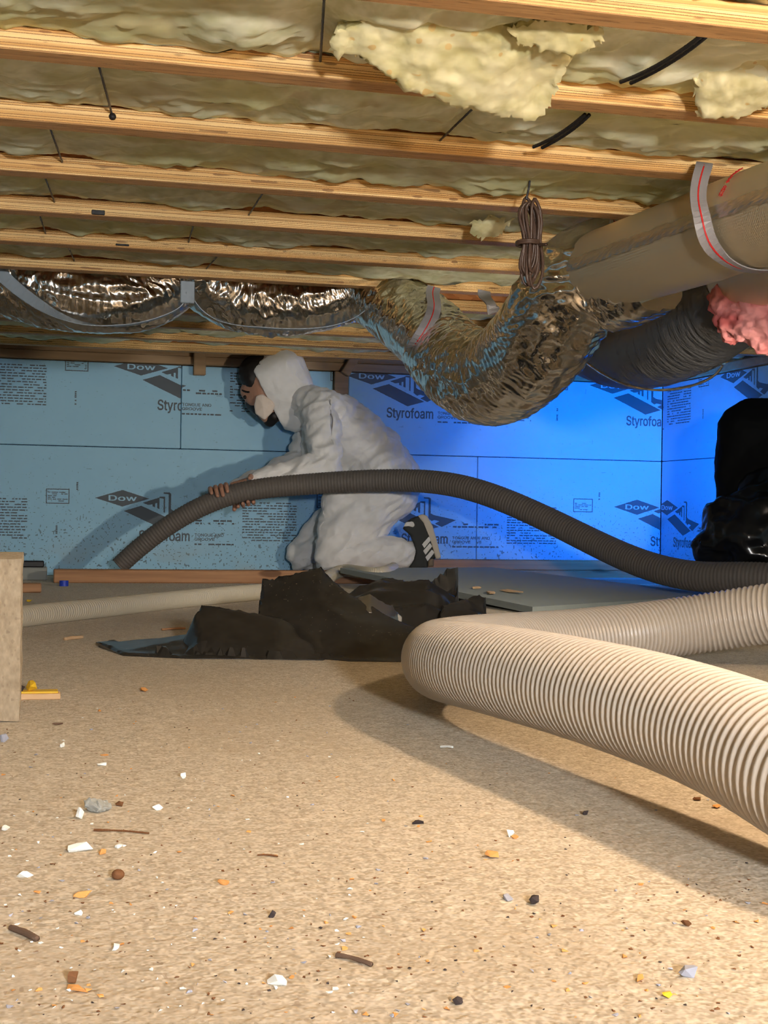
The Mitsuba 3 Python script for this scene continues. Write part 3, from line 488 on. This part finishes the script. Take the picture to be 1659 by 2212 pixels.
# ---------------------------------------------------------------- crumpled black plastic
def crumple(ctrl, outline, step, seed, amp=.012, base=.004):
    """a creased sheet: control points (pixel x, depth, height), spread over an outline of (pixel x, depth)"""
    from scipy.spatial import Delaunay; from shapely import contains_xy
    g = np.random.default_rng(seed); pg = Polygon(outline); ext = [pg.exterior.interpolate(s) for s in np.linspace(0, pg.exterior.length, 2)]
    sx = 600.0; ol = np.array(outline) / [sx, 1]; pg = Polygon(ol); ring = np.array([pg.exterior.interpolate(s).coords[0] for s in np.arange(0, pg.exterior.length, step)])
    x0, y0, x1, y1 = pg.bounds; gx, gy = np.meshgrid(np.arange(x0, x1, step), np.arange(y0, y1, step)); q = np.stack([gx.ravel(), gy.ravel()], 1) + g.uniform(-.4, .4, (gx.size, 2)) * step; q = q[contains_xy(pg.buffer(-step * .4), q[:, 0], q[:, 1])]
    c = np.array(ctrl, float); q = np.vstack([ring, q, c[:, :2] / [sx, 1]]); tri = Delaunay(q).simplices; cc = q[tri].mean(1); tri = tri[contains_xy(pg, cc[:, 0], cc[:, 1])]
    z = griddata(c[:, :2] / [sx, 1], c[:, 2], q, 'linear'); zn = griddata(c[:, :2] / [sx, 1], c[:, 2], q, 'nearest'); z = np.where(np.isnan(z), np.where(zn < .03, zn, .01), z)
    front = np.arange(len(q)) < len(ring); front &= q[:, 1] < np.median(ring[:, 1]); z = np.where(front, .0015, z)
    v = []
    for (x, d), h in zip(q * [sx, 1], z):
        r = ray(x, 1106 + .0); p = EYE + (fwd + (x - 829.5) / F * side) * d; v.append([p[0], p[1], h])
    v = np.array(v); cr = .7 * ((1 - np.abs(2 * meshkit.fbm(v * [9, 9, 9], 3, seed) - 1)) - .6) + 1.6 * ((1 - np.abs(2 * meshkit.noise(v * [6, 8, 3] + v[:, ::-1] * 3, seed + 8) - 1)) - .5); v[:, 2] = np.maximum(v[:, 2] + cr * amp * np.clip(z / .05, .05, 1.2), base * .3 + .001 * meshkit.noise(v * 60, seed)); v[:, :2] += (np.stack([nfbm(v, [7, 7, 7], 2, seed + 3), nfbm(v, [7, 7, 7], 2, seed + 4)], 1)) * .012 * np.clip(z / .05, 0, 1)[:, None]
    n = len(v); lo = v.copy(); lo[:, 2] = np.maximum(lo[:, 2] - .003, .0005)
    raw = np.vstack([tri[:, [0, 1]], tri[:, [1, 2]], tri[:, [2, 0]]]); u, idx, cnt = np.unique(np.sort(raw, 1), axis=0, return_index=True, return_counts=True); be = raw[idx[cnt == 1]]
    m = trimesh.Trimesh(np.vstack([v, lo]), np.vstack([tri, tri[:, ::-1] + n, np.stack([be[:, 1], be[:, 0], be[:, 0] + n], 1), np.stack([be[:, 1], be[:, 0] + n, be[:, 1] + n], 1)]), process=False); trimesh.repair.fix_normals(m); return m
bk = thing('black_plastic_sheet', 'crumpled heap of black plastic sheeting in the middle of the floor', 'plastic sheet')
put('flat_tail', crumple([(215, 3.22, .010), (270, 3.05, .006), (450, 2.98, .006), (600, 2.98, .006), (300, 3.3, .004), (420, 3.4, .004), (440, 3.25, .030), (620, 3.3, .01), (760, 3.05, .01), (380, 3.12, .022)], [(212, 3.20), (270, 3.00), (420, 2.96), (640, 2.98), (820, 3.02), (820, 3.3), (600, 3.42), (420, 3.46), (300, 3.34)], .016, 3, .005), 'm_poly', bk, smooth=25)
put('front_fold', crumple([(392, 3.12, .004), (425, 3.14, .075), (440, 3.18, .094), (520, 3.17, .088), (610, 3.16, .070), (672, 3.14, .040), (700, 3.10, .008), (440, 3.02, .030), (520, 3.01, .022), (600, 3.01, .016), (400, 3.00, .004), (560, 2.985, .003), (690, 2.99, .003), (440, 3.30, .01), (560, 3.32, .01), (700, 3.3, .01)], [(386, 3.10), (396, 2.99), (560, 2.97), (706, 2.97), (712, 3.1), (706, 3.32), (560, 3.36), (430, 3.34)], .012, 5, .006), 'm_poly', bk, smooth=25)
put('tall_fold', crumple([(562, 3.30, .10), (568, 3.34, .150), (640, 3.35, .165), (696, 3.36, .180), (720, 3.34, .150), (760, 3.28, .115), (840, 3.20, .080), (930, 3.14, .045), (560, 3.20, .065), (600, 3.20, .070), (650, 3.14, .055), (700, 3.12, .040), (690, 3.22, .105), (760, 3.12, .060), (820, 3.06, .030), (700, 3.02, .006), (800, 2.98, .003), (880, 2.99, .003), (960, 3.0, .004), (570, 3.50, .01), (700, 3.56, .01), (820, 3.46, .01), (940, 3.3, .01), (556, 3.18, .01)], [(556, 3.17), (640, 3.04), (760, 2.96), (880, 2.965), (980, 3.0), (985, 3.3), (830, 3.5), (700, 3.6), (566, 3.54)], .012, 7, .007), 'm_poly', bk, smooth=25)
put('rear_fold', crumple([(748, 3.55, .100), (780, 3.60, .115), (850, 3.62, .135), (930, 3.60, .140), (968, 3.62, .165), (992, 3.64, .160), (990, 3.60, .1), (760, 3.38, .06), (840, 3.34, .07), (920, 3.34, .075), (985, 3.4, .06), (860, 3.46, .115), (930, 3.48, .125), (750, 3.28, .01), (990, 3.28, .01), (760, 3.78, .01), (980, 3.8, .01), (860, 3.8, .01)], [(742, 3.5), (748, 3.26), (860, 3.24), (1000, 3.26), (1006, 3.6), (990, 3.84), (860, 3.84), (750, 3.8)], .011, 9, .016), 'm_poly', bk, smooth=25)
put('right_fold', crumple([(960, 3.36, .09), (1010, 3.40, .105), (1038, 3.42, .118), (1052, 3.42, .112), (1050, 3.36, .07), (960, 3.26, .05), (1046, 3.26, .05), (940, 3.16, .01), (1048, 3.18, .01), (960, 3.6, .01), (1050, 3.56, .01)], [(936, 3.2), (960, 3.14), (1050, 3.15), (1058, 3.4), (1054, 3.6), (950, 3.62)], .011, 11, .010), 'm_poly', bk, smooth=25)
tag(put('clear_film', crumple([(770, 3.28, .105), (800, 3.28, .112), (850, 3.29, .088), (870, 3.27, .062), (800, 3.20, .080), (840, 3.2, .06), (775, 3.24, .09)], [(768, 3.30), (770, 3.22), (800, 3.17), (868, 3.18), (880, 3.28), (840, 3.33), (790, 3.33)], .012, 15, .012), 'm_tape', bk, smooth=25), 'glinting translucent film caught in the black plastic')
# ---------------------------------------------------------------- black bags at the right
def bag(sph, bones, seed, amp, edge=.014): return vdisp(blob(sph, bones, edge, 5), lambda p: ((1 - np.abs(2 * meshkit.fbm(p * 7, 4, seed) - 1)) - .62) * amp)
tag(put('black_bag', bag([(at(1600, 1000, 5.45), .10), (at(1610, 930, 5.45), .105), (at(1690, 940, 5.45), .14), (at(1620, 890, 5.45), .05), (at(1690, 1060, 5.45), .2), (at(1612, 1080, 5.45), .11)], [(0, 1, 2), (1, 3, 2), (0, 4, 5, 2)], 3, .02), 'm_bagmatte', smooth=True), 'matte black bundle at the right edge, standing on the glossy black bag', 'bag')
tag(put('black_bag', bag([(at(1600, 1090, 5.25), .06), (at(1560, 1140, 5.25), .075), (at(1545, 1180, 5.25), .06), (at(1640, 1160, 5.2), .14), (at(1720, 1120, 5.3), .2), (at(1620, 1080, 5.3), .07), (at(1585, 1245, 5.25), .075), (at(1700, 1250, 5.25), .09)], [(0, 1, 3), (1, 2, 3), (0, 5, 4, 3), (2, 3, 6), (3, 4, 6, 7)], 6, .085), 'm_bag', smooth=28), 'glossy crumpled black plastic bag at the right edge, under the matte bundle', 'bag')
exec_person = True
# ---------------------------------------------------------------- the kneeling person
D0 = 6.46
pk = thing('person', 'kneeling person in a white hooded coverall and respirator, facing left and holding a dark hose', 'person')
def hulls(J, bones, grow=0.0):
    S = {n: manifold3d.Manifold.sphere(max(r + grow, .006), 22).translate([float(c) for c in p]) for n, (p, r) in J.items()}; m = None
    for b in bones:
        h = manifold3d.Manifold.batch_hull([S[n] for n in b]); m = h if m is None else m + h
    return m
J = {'hipn': (at(838, 1062, 6.37), .125), 'hipf': (at(835, 1062, 6.57), .120), 'butt': (at(852, 1040, 6.47), .115), 'waist': (at(800, 975, 6.47), .135), 'chestn': (at(722, 912, 6.40), .125), 'chestf': (at(722, 912, 6.54), .12),
     'shn': (at(692, 880, 6.31), .075), 'shf': (at(690, 880, 6.63), .07), 'neck': (at(652, 866, 6.47), .065), 'belly': (at(690, 985, 6.47), .075),
     'eln': (at(706, 1006, 6.17), .060), 'wrn': (at(556, 1042, 6.09), .040), 'elf': (at(650, 1000, 6.50), .055), 'wrf': (at(518, 1056, 6.16), .036),
     'kneen': (at(722, 1200, 6.33), .078), 'ankn': (at(872, 1196, 6.30), .062), 'kneef': (at(655, 1200, 6.60), .070), 'ankf': (at(800, 1210, 6.60), .055), 'thn': (at(742, 1090, 6.34), .085), 'thf': (at(700, 1140, 6.59), .065)}
BN = [('hipn', 'hipf', 'butt', 'waist'), ('waist', 'chestn', 'chestf'), ('waist', 'belly', 'chestn', 'chestf'), ('chestn', 'chestf', 'shn', 'shf', 'neck'), ('shn', 'eln'), ('eln', 'wrn'), ('shf', 'elf'), ('elf', 'wrf'),
      ('hipn', 'thn', 'kneen'), ('kneen', 'ankn'), ('hipf', 'thf', 'kneef'), ('kneef', 'ankf')]
suit = finish(hulls(J, BN), .011, 10)
def wr_fn(p):
    q = p @ np.array([[.8, 0, .6], [0, 1, 0], [-.6, 0, .8]]).T
    a = (1 - np.abs(2 * meshkit.fbm(q * [7, 7, 17], 3, 5) - 1)) - .62; b = (1 - np.abs(2 * meshkit.fbm(p * [14, 14, 9], 3, 8) - 1)) - .62
    return a * .042 + b * .018
suit = vdisp(suit, wr_fn); suit.vertices[:, 2] = np.maximum(suit.vertices[:, 2], .004); put('coverall', suit, 'm_suit', pk, smooth=True)
# head (skin): cranium, brow, nose, cheeks, chin; hands with five fingers; one continuous body under the coverall
def hp_(x, y, dd=0.0): return at(x, y, 6.47 + dd)
H = {'cran': (hp_(572, 826), .094), 'back': (hp_(598, 818), .085), 'brow': (hp_(540, 845), .046), 'browf': (hp_(540, 845, .035), .04), 'cheekn': (hp_(564, 880, -.035), .04), 'cheekf': (hp_(564, 880, .035), .04), 'chin': (hp_(582, 905), .030), 'nose': (hp_(535, 870), .014), 'noseb': (hp_(540, 852), .012), 'jaw': (hp_(600, 882), .055), 'nk': (hp_(625, 868), .055), 'neck2': (at(652, 866, 6.47), .05)}
HB = [('cran', 'back'), ('cran', 'brow', 'browf', 'cheekn', 'cheekf'), ('cheekn', 'cheekf', 'chin', 'jaw'), ('nose', 'noseb'), ('cran', 'jaw', 'cheekn', 'cheekf'), ('jaw', 'back', 'nk'), ('nk', 'neck2')]
body = hulls(J, BN, -.022) + hulls(H, HB)
# hand gripping the hose
def hand(hc, axis, wrist, R, sgn, nfing=4):
    axis = axis / np.linalg.norm(axis); u = wrist - hc; u -= axis * (u @ axis); u /= np.linalg.norm(u); v = np.cross(axis, u) * sgn; m = None
    def ring(a, rr, off): return hc + axis * off + (u * math.cos(a) + v * math.sin(a)) * rr
    def chain(pts, rs):
        nonlocal m
        S = [manifold3d.Manifold.sphere(r, 14).translate([float(c) for c in p]) for p, r in zip(pts, rs)]
        for a, b in zip(S, S[1:]):
            h = manifold3d.Manifold.batch_hull([a, b]); m = h if m is None else m + h
    palm = [ring(-.15, R + .016, o) for o in (-.032, .032)] + [ring(.55, R + .014, o) for o in (-.036, .036)]
    S = [manifold3d.Manifold.sphere(r, 14).translate([float(c) for c in p]) for p, r in zip(palm, (.017, .017, .013, .013))] + [manifold3d.Manifold.sphere(.026, 14).translate([float(c) for c in (wrist * .35 + (hc + u * (R + .03)) * .65)])]
    m = manifold3d.Manifold.batch_hull(S); h = manifold3d.Manifold.batch_hull([manifold3d.Manifold.sphere(.026, 14).translate([float(c) for c in (wrist * .35 + (hc + u * (R + .03)) * .65)]), manifold3d.Manifold.sphere(.027, 14).translate([float(c) for c in wrist])]); m = m + h
    for i, (o, L) in enumerate(zip((-.034, -.0115, .0115, .034), (.95, 1.08, 1.04, .85))):
        chain([ring(.55, R + .012, o), ring(.55 + .75 * L, R + .011, o * 1.02), ring(.55 + 1.4 * L, R + .010, o * 1.02), ring(.55 + 1.95 * L, R + .009, o)], (.0105, .0118, .009, .008))
    chain([ring(-.15, R + .018, -.038), ring(-.6, R + .014, -.052), ring(-1.15, R + .011, -.050), ring(-1.6, R + .010, -.044)], (.014, .012, .0105, .009))
    return m
hc = at(524, 1063, 6.03); axn = at(420, 1102, 6.01) - at(640, 1048, 6.06)
body = body + hand(hc, axn, J['wrn'][0], .048, 1)
hc2 = at(478, 1079, 6.02); body = body + hand(hc2, axn, J['wrf'][0], .046, -1)
body = body + hulls({'a': J['ankn'], 'b': (at(905, 1195, 6.30), .05)}, [('a', 'b')], -.022)
bm = finish(body, .006, 4); put('body', bm, 'm_skin', pk, smooth=True)
def ell(c, rad, sub=3): m = trimesh.creation.icosphere(sub, 1.0); m.apply_scale(rad); m.apply_translation(c); return m
for dd in (-.038, .038): put('eye', ell(hp_(529, 858, dd * 1.0), (.008, .011, .009)), 'm_hair', pk, smooth=True)
hair = blob([(hp_(556, 806), .088), (hp_(580, 803), .088), (hp_(536, 816), .040), (hp_(536, 816, -.03), .038), (hp_(545, 826, -.055), .03)], None, .012, 4); put('hair', vdisp(hair, lambda p: nfbm(p, [60, 60, 60], 3, 3) * .012), 'm_hair', pk, smooth=True)
put('eyebrow', tube([hp_(524, 843, -.030), hp_(530, 846, -.045), hp_(539, 847, -.058)], .0045, .004, 8), 'm_hair', pk, smooth=True)
put('beard', blob([(hp_(583, 908), .031), (hp_(592, 898, -.03), .03), (hp_(592, 898, .03), .03)], None, .008, 4), 'm_hair', pk, smooth=True)
# respirator
mk_ = put('respirator', blob([(hp_(545, 872), .034), (hp_(556, 882, -.04), .030), (hp_(556, 882, .04), .030), (hp_(568, 895), .03)], None, .008, 5), 'm_rubber', pk, smooth=True)
def pad(dd, s):
    pl = [(554, 853), (564, 850), (588, 866), (594, 876), (588, 892), (571, 909), (552, 895), (549, 876)]; c = np.mean(pl, 0)
    S = [(at(c[0] + (x - c[0]) * .72, c[1] + (y - c[1]) * .72, 6.47 + dd), .013) for x, y in pl] + [(at(c[0], c[1], 6.47 + dd + s * .014), .012)]; return blob(S, None, .006, 6)
put('filter_pad', pad(-.088, -1), 'm_mask', mk_, smooth=True); put('filter_pad', pad(.088, 1), 'm_mask', mk_, smooth=True)
put('strap', tube([hp_(590, 872, -.07), hp_(600, 850, -.092), hp_(606, 820, -.10)], .005, .006, 8), 'm_rubber', mk_, smooth=True)
# hood: a shell, open along the face
HO = {'a': (hp_(612, 795), .104), 'b': (hp_(580, 826), .116), 'c': (hp_(612, 856), .100), 'd': (hp_(650, 868), .085), 'tip': (hp_(616, 760), .040), 'tip2': (hp_(628, 766), .040), 'e': (hp_(600, 890), .07), 'z': (hp_(640, 905), .06)}
HOB = [('a', 'b', 'c', 'tip', 'tip2'), ('a', 'c', 'd', 'tip2'), ('c', 'd', 'e'), ('e', 'd', 'z')]
ho = hulls(HO, HOB); hi = hulls(HO, HOB, -.010)
p0, p1 = hp_(541, 782), hp_(604, 905); ln = p1 - p0; ln /= np.linalg.norm(ln); out_ = np.cross(ln, fwd); out_ /= np.linalg.norm(out_); out_ *= np.sign(out_ @ (hp_(500, 880) - hp_(580, 830)))
cutb = trimesh.creation.box((.7, .7, .7)); Mx = np.eye(4); Mx[:3, 0] = ln; Mx[:3, 1] = out_; Mx[:3, 2] = np.cross(ln, out_); cutb.apply_transform(Mx); cutb.apply_translation((p0 + p1) / 2 + out_ * .35)
cm = manifold3d.Manifold(manifold3d.Mesh(np.asarray(cutb.vertices, np.float32), np.asarray(cutb.faces, np.uint32)))
hood = finish(ho - hi - cm, .009, 6); put('hood', vdisp(hood, lambda p: ((1 - np.abs(2 * meshkit.fbm(p * [16, 16, 10], 3, 4) - 1)) - .62) * .010), 'm_suit', pk, smooth=True)
# shoe (the near one shows): side profile in the picture plane of the foot, given its width
def prof(pts, d0_, d1_, edge=.012, taub=5):
    w = [(550 + x * .2532, 1000 + y * .2532) for x, y in pts]; a = Polygon(w).buffer(0); tri = trimesh.creation.extrude_polygon(a, 1.0, engine='earcut')
    v = np.array(tri.vertices); V = np.array([at(x, y, d0_ + (d1_ - d0_) * z) for x, y, z in v]); M = manifold3d.Manifold(manifold3d.Mesh(V.astype(np.float32), np.asarray(tri.faces, np.uint32)))
    if M.volume() < 0 or M.num_tri() == 0:
        M = manifold3d.Manifold(manifold3d.Mesh(V.astype(np.float32), np.asarray(tri.faces[:, ::-1], np.uint32)))
    return finish(M, edge, taub)
sh = put('shoe', prof([(1262, 560), (1300, 500), (1340, 470), (1400, 450), (1440, 470), (1490, 600), (1530, 740), (1545, 815), (1480, 840), (1475, 905), (1310, 905), (1350, 830), (1375, 760), (1360, 690), (1330, 620)], 6.25, 6.345), 'm_shoe', pk, smooth=True)
put('sole', prof([(1392, 452), (1430, 436), (1472, 450), (1520, 540), (1560, 680), (1592, 812), (1545, 822), (1520, 730), (1485, 620), (1440, 510)], 6.24, 6.352, .01, 3), 'm_sole', sh, smooth=True)
for i, (y, x) in enumerate([(650, 1440), (705, 1450), (760, 1468)]):
    put('stripe', prof([(x - 12, y + 45), (x + 46, y - 22), (x + 66, y + 6), (x + 8, y + 78)], 6.241, 6.252, .01, 0), 'm_stripe', sh)
put('toe_cap', prof([(1478, 815), (1530, 812), (1528, 885), (1478, 888)], 6.25, 6.345, .012, 3), 'm_gum', sh, smooth=True)
put('heel_tab', prof([(1270, 545), (1290, 505), (1350, 498), (1368, 525), (1355, 550), (1310, 540)], 6.246, 6.26, .01, 1), 'm_stripe', sh)

# ---------------------------------------------------------------- debris on the slab
def deb(name, px, py, size, m, lab, cat_, seed, group=None, rot=None, n=11):
    return tag(put(name, chip(onz(px, py), size, seed=seed, rot=rot, n=n), m), lab, cat_, group)
deb('foam_chip', 173, 1838, (.026, .016, .012), 'm_white', 'largest white foam chip on the left of the floor, dark on its front side', 'chip', 1, rot=.2)
deb('foam_chip', 258, 1831, (.013, .009, .005), 'm_white', 'flat white chip just right of the largest white chip', 'chip', 2)
deb('foam_chip', 172, 1768, (.012, .010, .014), 'm_white', 'upright white foam crumb beside a grey crumpled scrap', 'chip', 3)
deb('foam_chip', 340, 1750, (.014, .009, .007), 'm_white', 'white chip right of the grey crumpled scrap', 'chip', 4)
deb('foam_chip', 134, 1614, (.008, .008, .010), 'm_white', 'small white crumb on the floor in front of the concrete pier', 'chip', 5)
deb('foam_chip', 223, 1654, (.017, .009, .005), 'm_white', 'thin white flake lying beyond the upright white crumb', 'chip', 6, rot=0)
deb('foam_chip', 396, 1682, (.007, .007, .011), 'm_white', 'tiny upright white crumb left of the hose shadow', 'chip', 7)
deb('foam_chip', 599, 2126, (.017, .013, .009), 'm_white', 'white chip lying alone at the bottom centre of the floor', 'chip', 8)
deb('foam_chip', 52, 1894, (.024, .012, .007), 'm_white', 'white chip with grey end near the left edge of the floor', 'chip', 9, rot=0)
deb('foam_chip', 247, 2051, (.010, .008, .006), 'm_white', 'white flake above the light scratch at the bottom left', 'chip', 10)
deb('foam_chip', 170, 1976, (.008, .007, .006), 'm_white', 'small round white crumb between orange wood chips', 'chip', 11)
deb('foam_chip', 1097, 1943, (.016, .010, .006), 'm_bluegrey', 'pale bluish chip near a dark pebble at the lower right', 'chip', 12)
deb('foam_chip', 1101, 1808, (.010, .010, .009), 'm_white', 'white crumb with an orange flake in front of the hose shadow', 'chip', 13)
deb('foam_chip', 8, 1602, (.020, .014, .014), 'm_bluegrey', 'grey crumb at the left edge in front of the concrete pier', 'chip', 14)
deb('foam_chip', 12, 1793, (.012, .01, .006), 'm_white', 'white flake at the left edge beside an orange splinter', 'chip', 15)
def stick(px, py, qx, qy, r, m, lab, cat_='twig', lift=0):
    a, b = onz(px, py, r), onz(qx, qy, r + lift); c = (a + b) / 2 + [0, .0015, .0005]; return tag(put('twig' if cat_ == 'twig' else 'wood_splinter', tube([a, c, b], r, .006, 7, lambda s, th, p: nfbm(p, [90, 90, 90], 2, 3) * r), m, smooth=True), lab, cat_)
stick(22, 2004, 80, 2027, .0023, 'm_darkwood', 'thick dark brown stick at the lower left of the floor')
stick(203, 1793, 322, 1800, .0011, 'm_brown', 'long thin brown twig lying left on the floor')
stick(727, 2063, 803, 2083, .0017, 'm_darkwood', 'dark splinter with a pale end at the bottom centre', 'splinter')
stick(556, 1847, 600, 1850, .0008, 'm_brown', 'short fine twig in the middle of the floor')
stick(140, 1380, 178, 1376, .004, 'm_palewood', 'pale wooden splinter left of the black plastic tail', 'splinter')
stick(350, 1360, 400, 1357, .003, 'm_board', 'reddish splinter behind the black plastic tail', 'splinter')
stick(952, 1613, 978, 1614, .0014, 'm_white', 'curved white sliver inside the hose shadow', 'splinter', .003)
for i, (x, y, s, m, lab) in enumerate([(310, 1493, (.028, .014, .008), 'm_orange', 'orange wood chip left of the hose shadow, the largest one'), (184, 1938, (.022, .007, .006), 'm_orange', 'flat orange wood chip above the small round white crumb'), (482, 1911, (.011, .010, .007), 'm_orange', 'orange wood chip alone in the lower middle'), (222, 1846, (.012, .008, .007), 'm_orange', 'orange flake right beside the largest white chip'),
        (166, 2140, (.022, .007, .005), 'm_orange', 'orange flake at the bottom left of the floor'), (1440, 2153, (.012, .008, .005), 'm_yellow', 'yellowish flake at the bottom right of the floor'), (1380, 2117, (.018, .006, .004), 'm_orange', 'thin orange flake at the bottom right beside a grey pebble'), (1112, 1812, (.009, .007, .005), 'm_orange', 'orange flake touching the white crumb in front of the hose shadow'), (225, 1632, (.014, .006, .004), 'm_orange', 'orange wood shaving behind the thin white flake'), (1063, 1852, (.018, .012, .008), 'm_orange', 'orange chip cluster in front of the hose shadow'), (215, 1536, (.016, .008, .004), 'm_orange', 'faint orange chip on the floor beyond the concrete pier')]):
    deb('wood_chip', x, y, s, m, lab, 'chip', 30 + i)
for i, (x, y, s, m, lab) in enumerate([(1155, 1952, (.016, .010, .008), 'm_dark', 'dark pebble at the lower right of the floor'), (904, 1780, (.015, .010, .007), 'm_dark', 'dark grey crumb on the lit floor in front of the hose shadow'), (588, 1981, (.007, .006, .009), 'm_dark', 'small black crumb in the lower middle'), (988, 2167, (.011, .008, .006), 'm_dark', 'black crumb at the bottom edge right of the white chip'), (1490, 2110, (.016, .011, .010), 'm_bluegrey', 'blue-grey pebble at the bottom right'), (1268, 1760, (.012, .008, .005), 'm_dark', 'dark crumb inside the hose shadow'), (1508, 1729, (.014, .008, .005), 'm_brown', 'brown crumb on the lit strip under the hose'), (1548, 1745, (.014, .010, .006), 'm_orange', 'brown-orange crumb at the foot of the hose'), (1480, 2000, (.012, .008, .006), 'm_brown', 'reddish brown crumb at the lower right'), (260, 1741, (.012, .008, .007), 'm_brown', 'dark brown crumb right of the grey crumpled scrap'), (158, 2122, (.010, .008, .010), 'm_brown', 'brown crumb above the orange flake at the bottom left'), (123, 1566, (.022, .006, .005), 'm_darkwood', 'dark grey splinter on the floor near the concrete pier')]):
    deb('pebble', x, y, s, m, lab, 'pebble', 60 + i)
sc = trimesh.creation.icosphere(3, .5); v = np.array(sc.vertices); v *= [.034, .018, .012]; v += np.stack([nfbm(v, [90, 90, 90], 3, k) for k in (1, 2, 3)], 1) * .018; v += onz(212, 1752) + [0, 0, .006]; v[:, 2] = np.maximum(v[:, 2], .0004); tag(put('crumpled_scrap', trimesh.Trimesh(v, sc.faces), 'm_greyblock'), 'grey crumpled scrap with brown bits on the left of the floor', 'scrap')
sh_ = ell(onz(255, 1899) + [0, 0, .004], (.0055, .005, .0045)); tag(put('snail_shell', sh_, 'm_brown', smooth=True), 'small round brown shell on the lower left of the floor', 'shell')
tag(put('plastic_cap', trimesh.creation.cylinder(.018, .022).apply_translation(onz(138, 1266) + [0, 0, .011]), 'm_blue', smooth=30), 'blue plastic cap on the slab in front of the long brown board', 'cap')
q = onz(85, 1512); pw = thing('wood_offcut', 'small wooden offcut carrying yellow crumbs, beside the concrete pier', 'wood offcut'); put('block', box(q[0] - .04, q[0] + .034, q[1], q[1] + .035, 0, .010, .0015), 'm_palewood', pw); put('yellow_edge', box(q[0] - .03, q[0] + .030, q[1] + .002, q[1] + .034, .0102, .0135, .001), 'm_yellow', pw)
tag(put('yellow_lump', chip(q + [-.012, .015, .0135], (.030, .02, .02), seed=3, n=14), 'm_yellow'), 'yellow plastic lump lying on the wooden offcut', 'lump'); tag(put('dark_lump', chip(q + [-.030, .012, .0135], (.014, .014, .016), seed=5), 'm_dark'), 'dark lump beside the yellow one on the wooden offcut', 'lump')
tag(put('yellow_lump', chip(onz(62, 1300), (.03, .02, .012), seed=8), 'm_yellow'), 'small yellow scrap behind the beige hose near the pier', 'scrap')
# fine grit: countless specks
g = np.random.default_rng(11)
def grit(n, m, smin, smax, lab, key, xr=(0, 1659)):
    ms = []
    while len(ms) < n:
        x, y = g.uniform(*xr), 1480 + 720 * g.random() ** .8
        if x > 650 + (y - 1500) * 1.5 and y < 1900 and g.random() < .7: continue
        s = g.uniform(smin, smax); p = g.normal(size=(6, 3)); p *= s / np.linalg.norm(p, axis=1, keepdims=True) * [1, 1, .5]; h = trimesh.convex.convex_hull(p); h.apply_translation(onz(x, y) + [0, 0, s * .25]); ms.append(h)
    tag(put(key, cat(*ms), m), lab, 'grit', kind='stuff')
grit(260, 'm_brown', .0008, .0024, 'fine brown grit strewn over the tan slab', 'brown_grit'); grit(130, 'm_dark', .0007, .002, 'fine dark grit strewn over the tan slab', 'dark_grit'); grit(120, 'm_white', .001, .003, 'fine white grit strewn over the left of the slab', 'white_grit', (0, 800)); grit(120, 'm_bluegrey', .001, .0032, 'fine bluish grit strewn over the tan slab', 'bluish_grit'); grit(110, 'm_orange', .001, .0036, 'fine orange grit strewn over the tan slab', 'orange_grit')

# ---------------------------------------------------------------- housings, lenses and stands of the unseen lamps
for k, c, aim, r, rad, hood_, lab in LAMPS:
    c = np.array(c, float); a = np.array(aim) - c; a /= np.linalg.norm(a); labels[k] = {'label': lab, 'category': 'lamp'}
    Rm = trimesh.geometry.align_vectors([0, 0, 1], a)
    hs = trimesh.creation.cylinder(r * 1.15, r * .8, sections=32); hs.apply_translation([0, 0, -r * .4 - .002]); hs.apply_transform(Rm); hs.apply_translation(c); scene[k + '__housing'] = mikit.ply(hs, 'm_lamp', smooth=30)
    ln_ = trimesh.creation.icosphere(3, 1.0); ln_.apply_scale([r, r, r * (.55 if not hood_ else .06)]); ln_.apply_transform(Rm); ln_.apply_translation(c + a * .002)
    scene[k + '__lens'] = mikit.ply(ln_, 'm_lamp', smooth=True, emitter={'type': 'area', 'radiance': rgb(*rad)})
    if hood_:
        th = np.arange(32) * np.pi / 16; cr_ = np.stack([np.cos(th), np.sin(th), th * 0], 1); hd = loft(np.stack([cr_ * [r * 1.1, r * 1.1, 0], cr_ * [r * 1.35, r * 1.35, 0] + [0, 0, hood_], cr_ * [r * 1.39, r * 1.39, 0] + [0, 0, hood_], cr_ * [r * 1.15, r * 1.15, 0]]), cap=False); hd.apply_transform(Rm); hd.apply_translation(c); scene[k + '__hood'] = mikit.ply(hd, 'm_lamp', smooth=30)
    if 'hung' in lab: st = tube([c - a * r * .4 + [0, 0, r], [c[0], c[1], ZJ]], .006, .05, 8)
    else: st = cat(tube([c - a * r * .5 - [0, 0, r * .9], [c[0] - a[0] * r * .5, c[1] - a[1] * r * .5, .012]], .010, .05, 8), trimesh.creation.cylinder(.10 if r > .08 else .06, .012).apply_translation([c[0], c[1], .006]))
    scene[k + '__stand'] = mikit.ply(st, 'm_lamp', smooth=30)
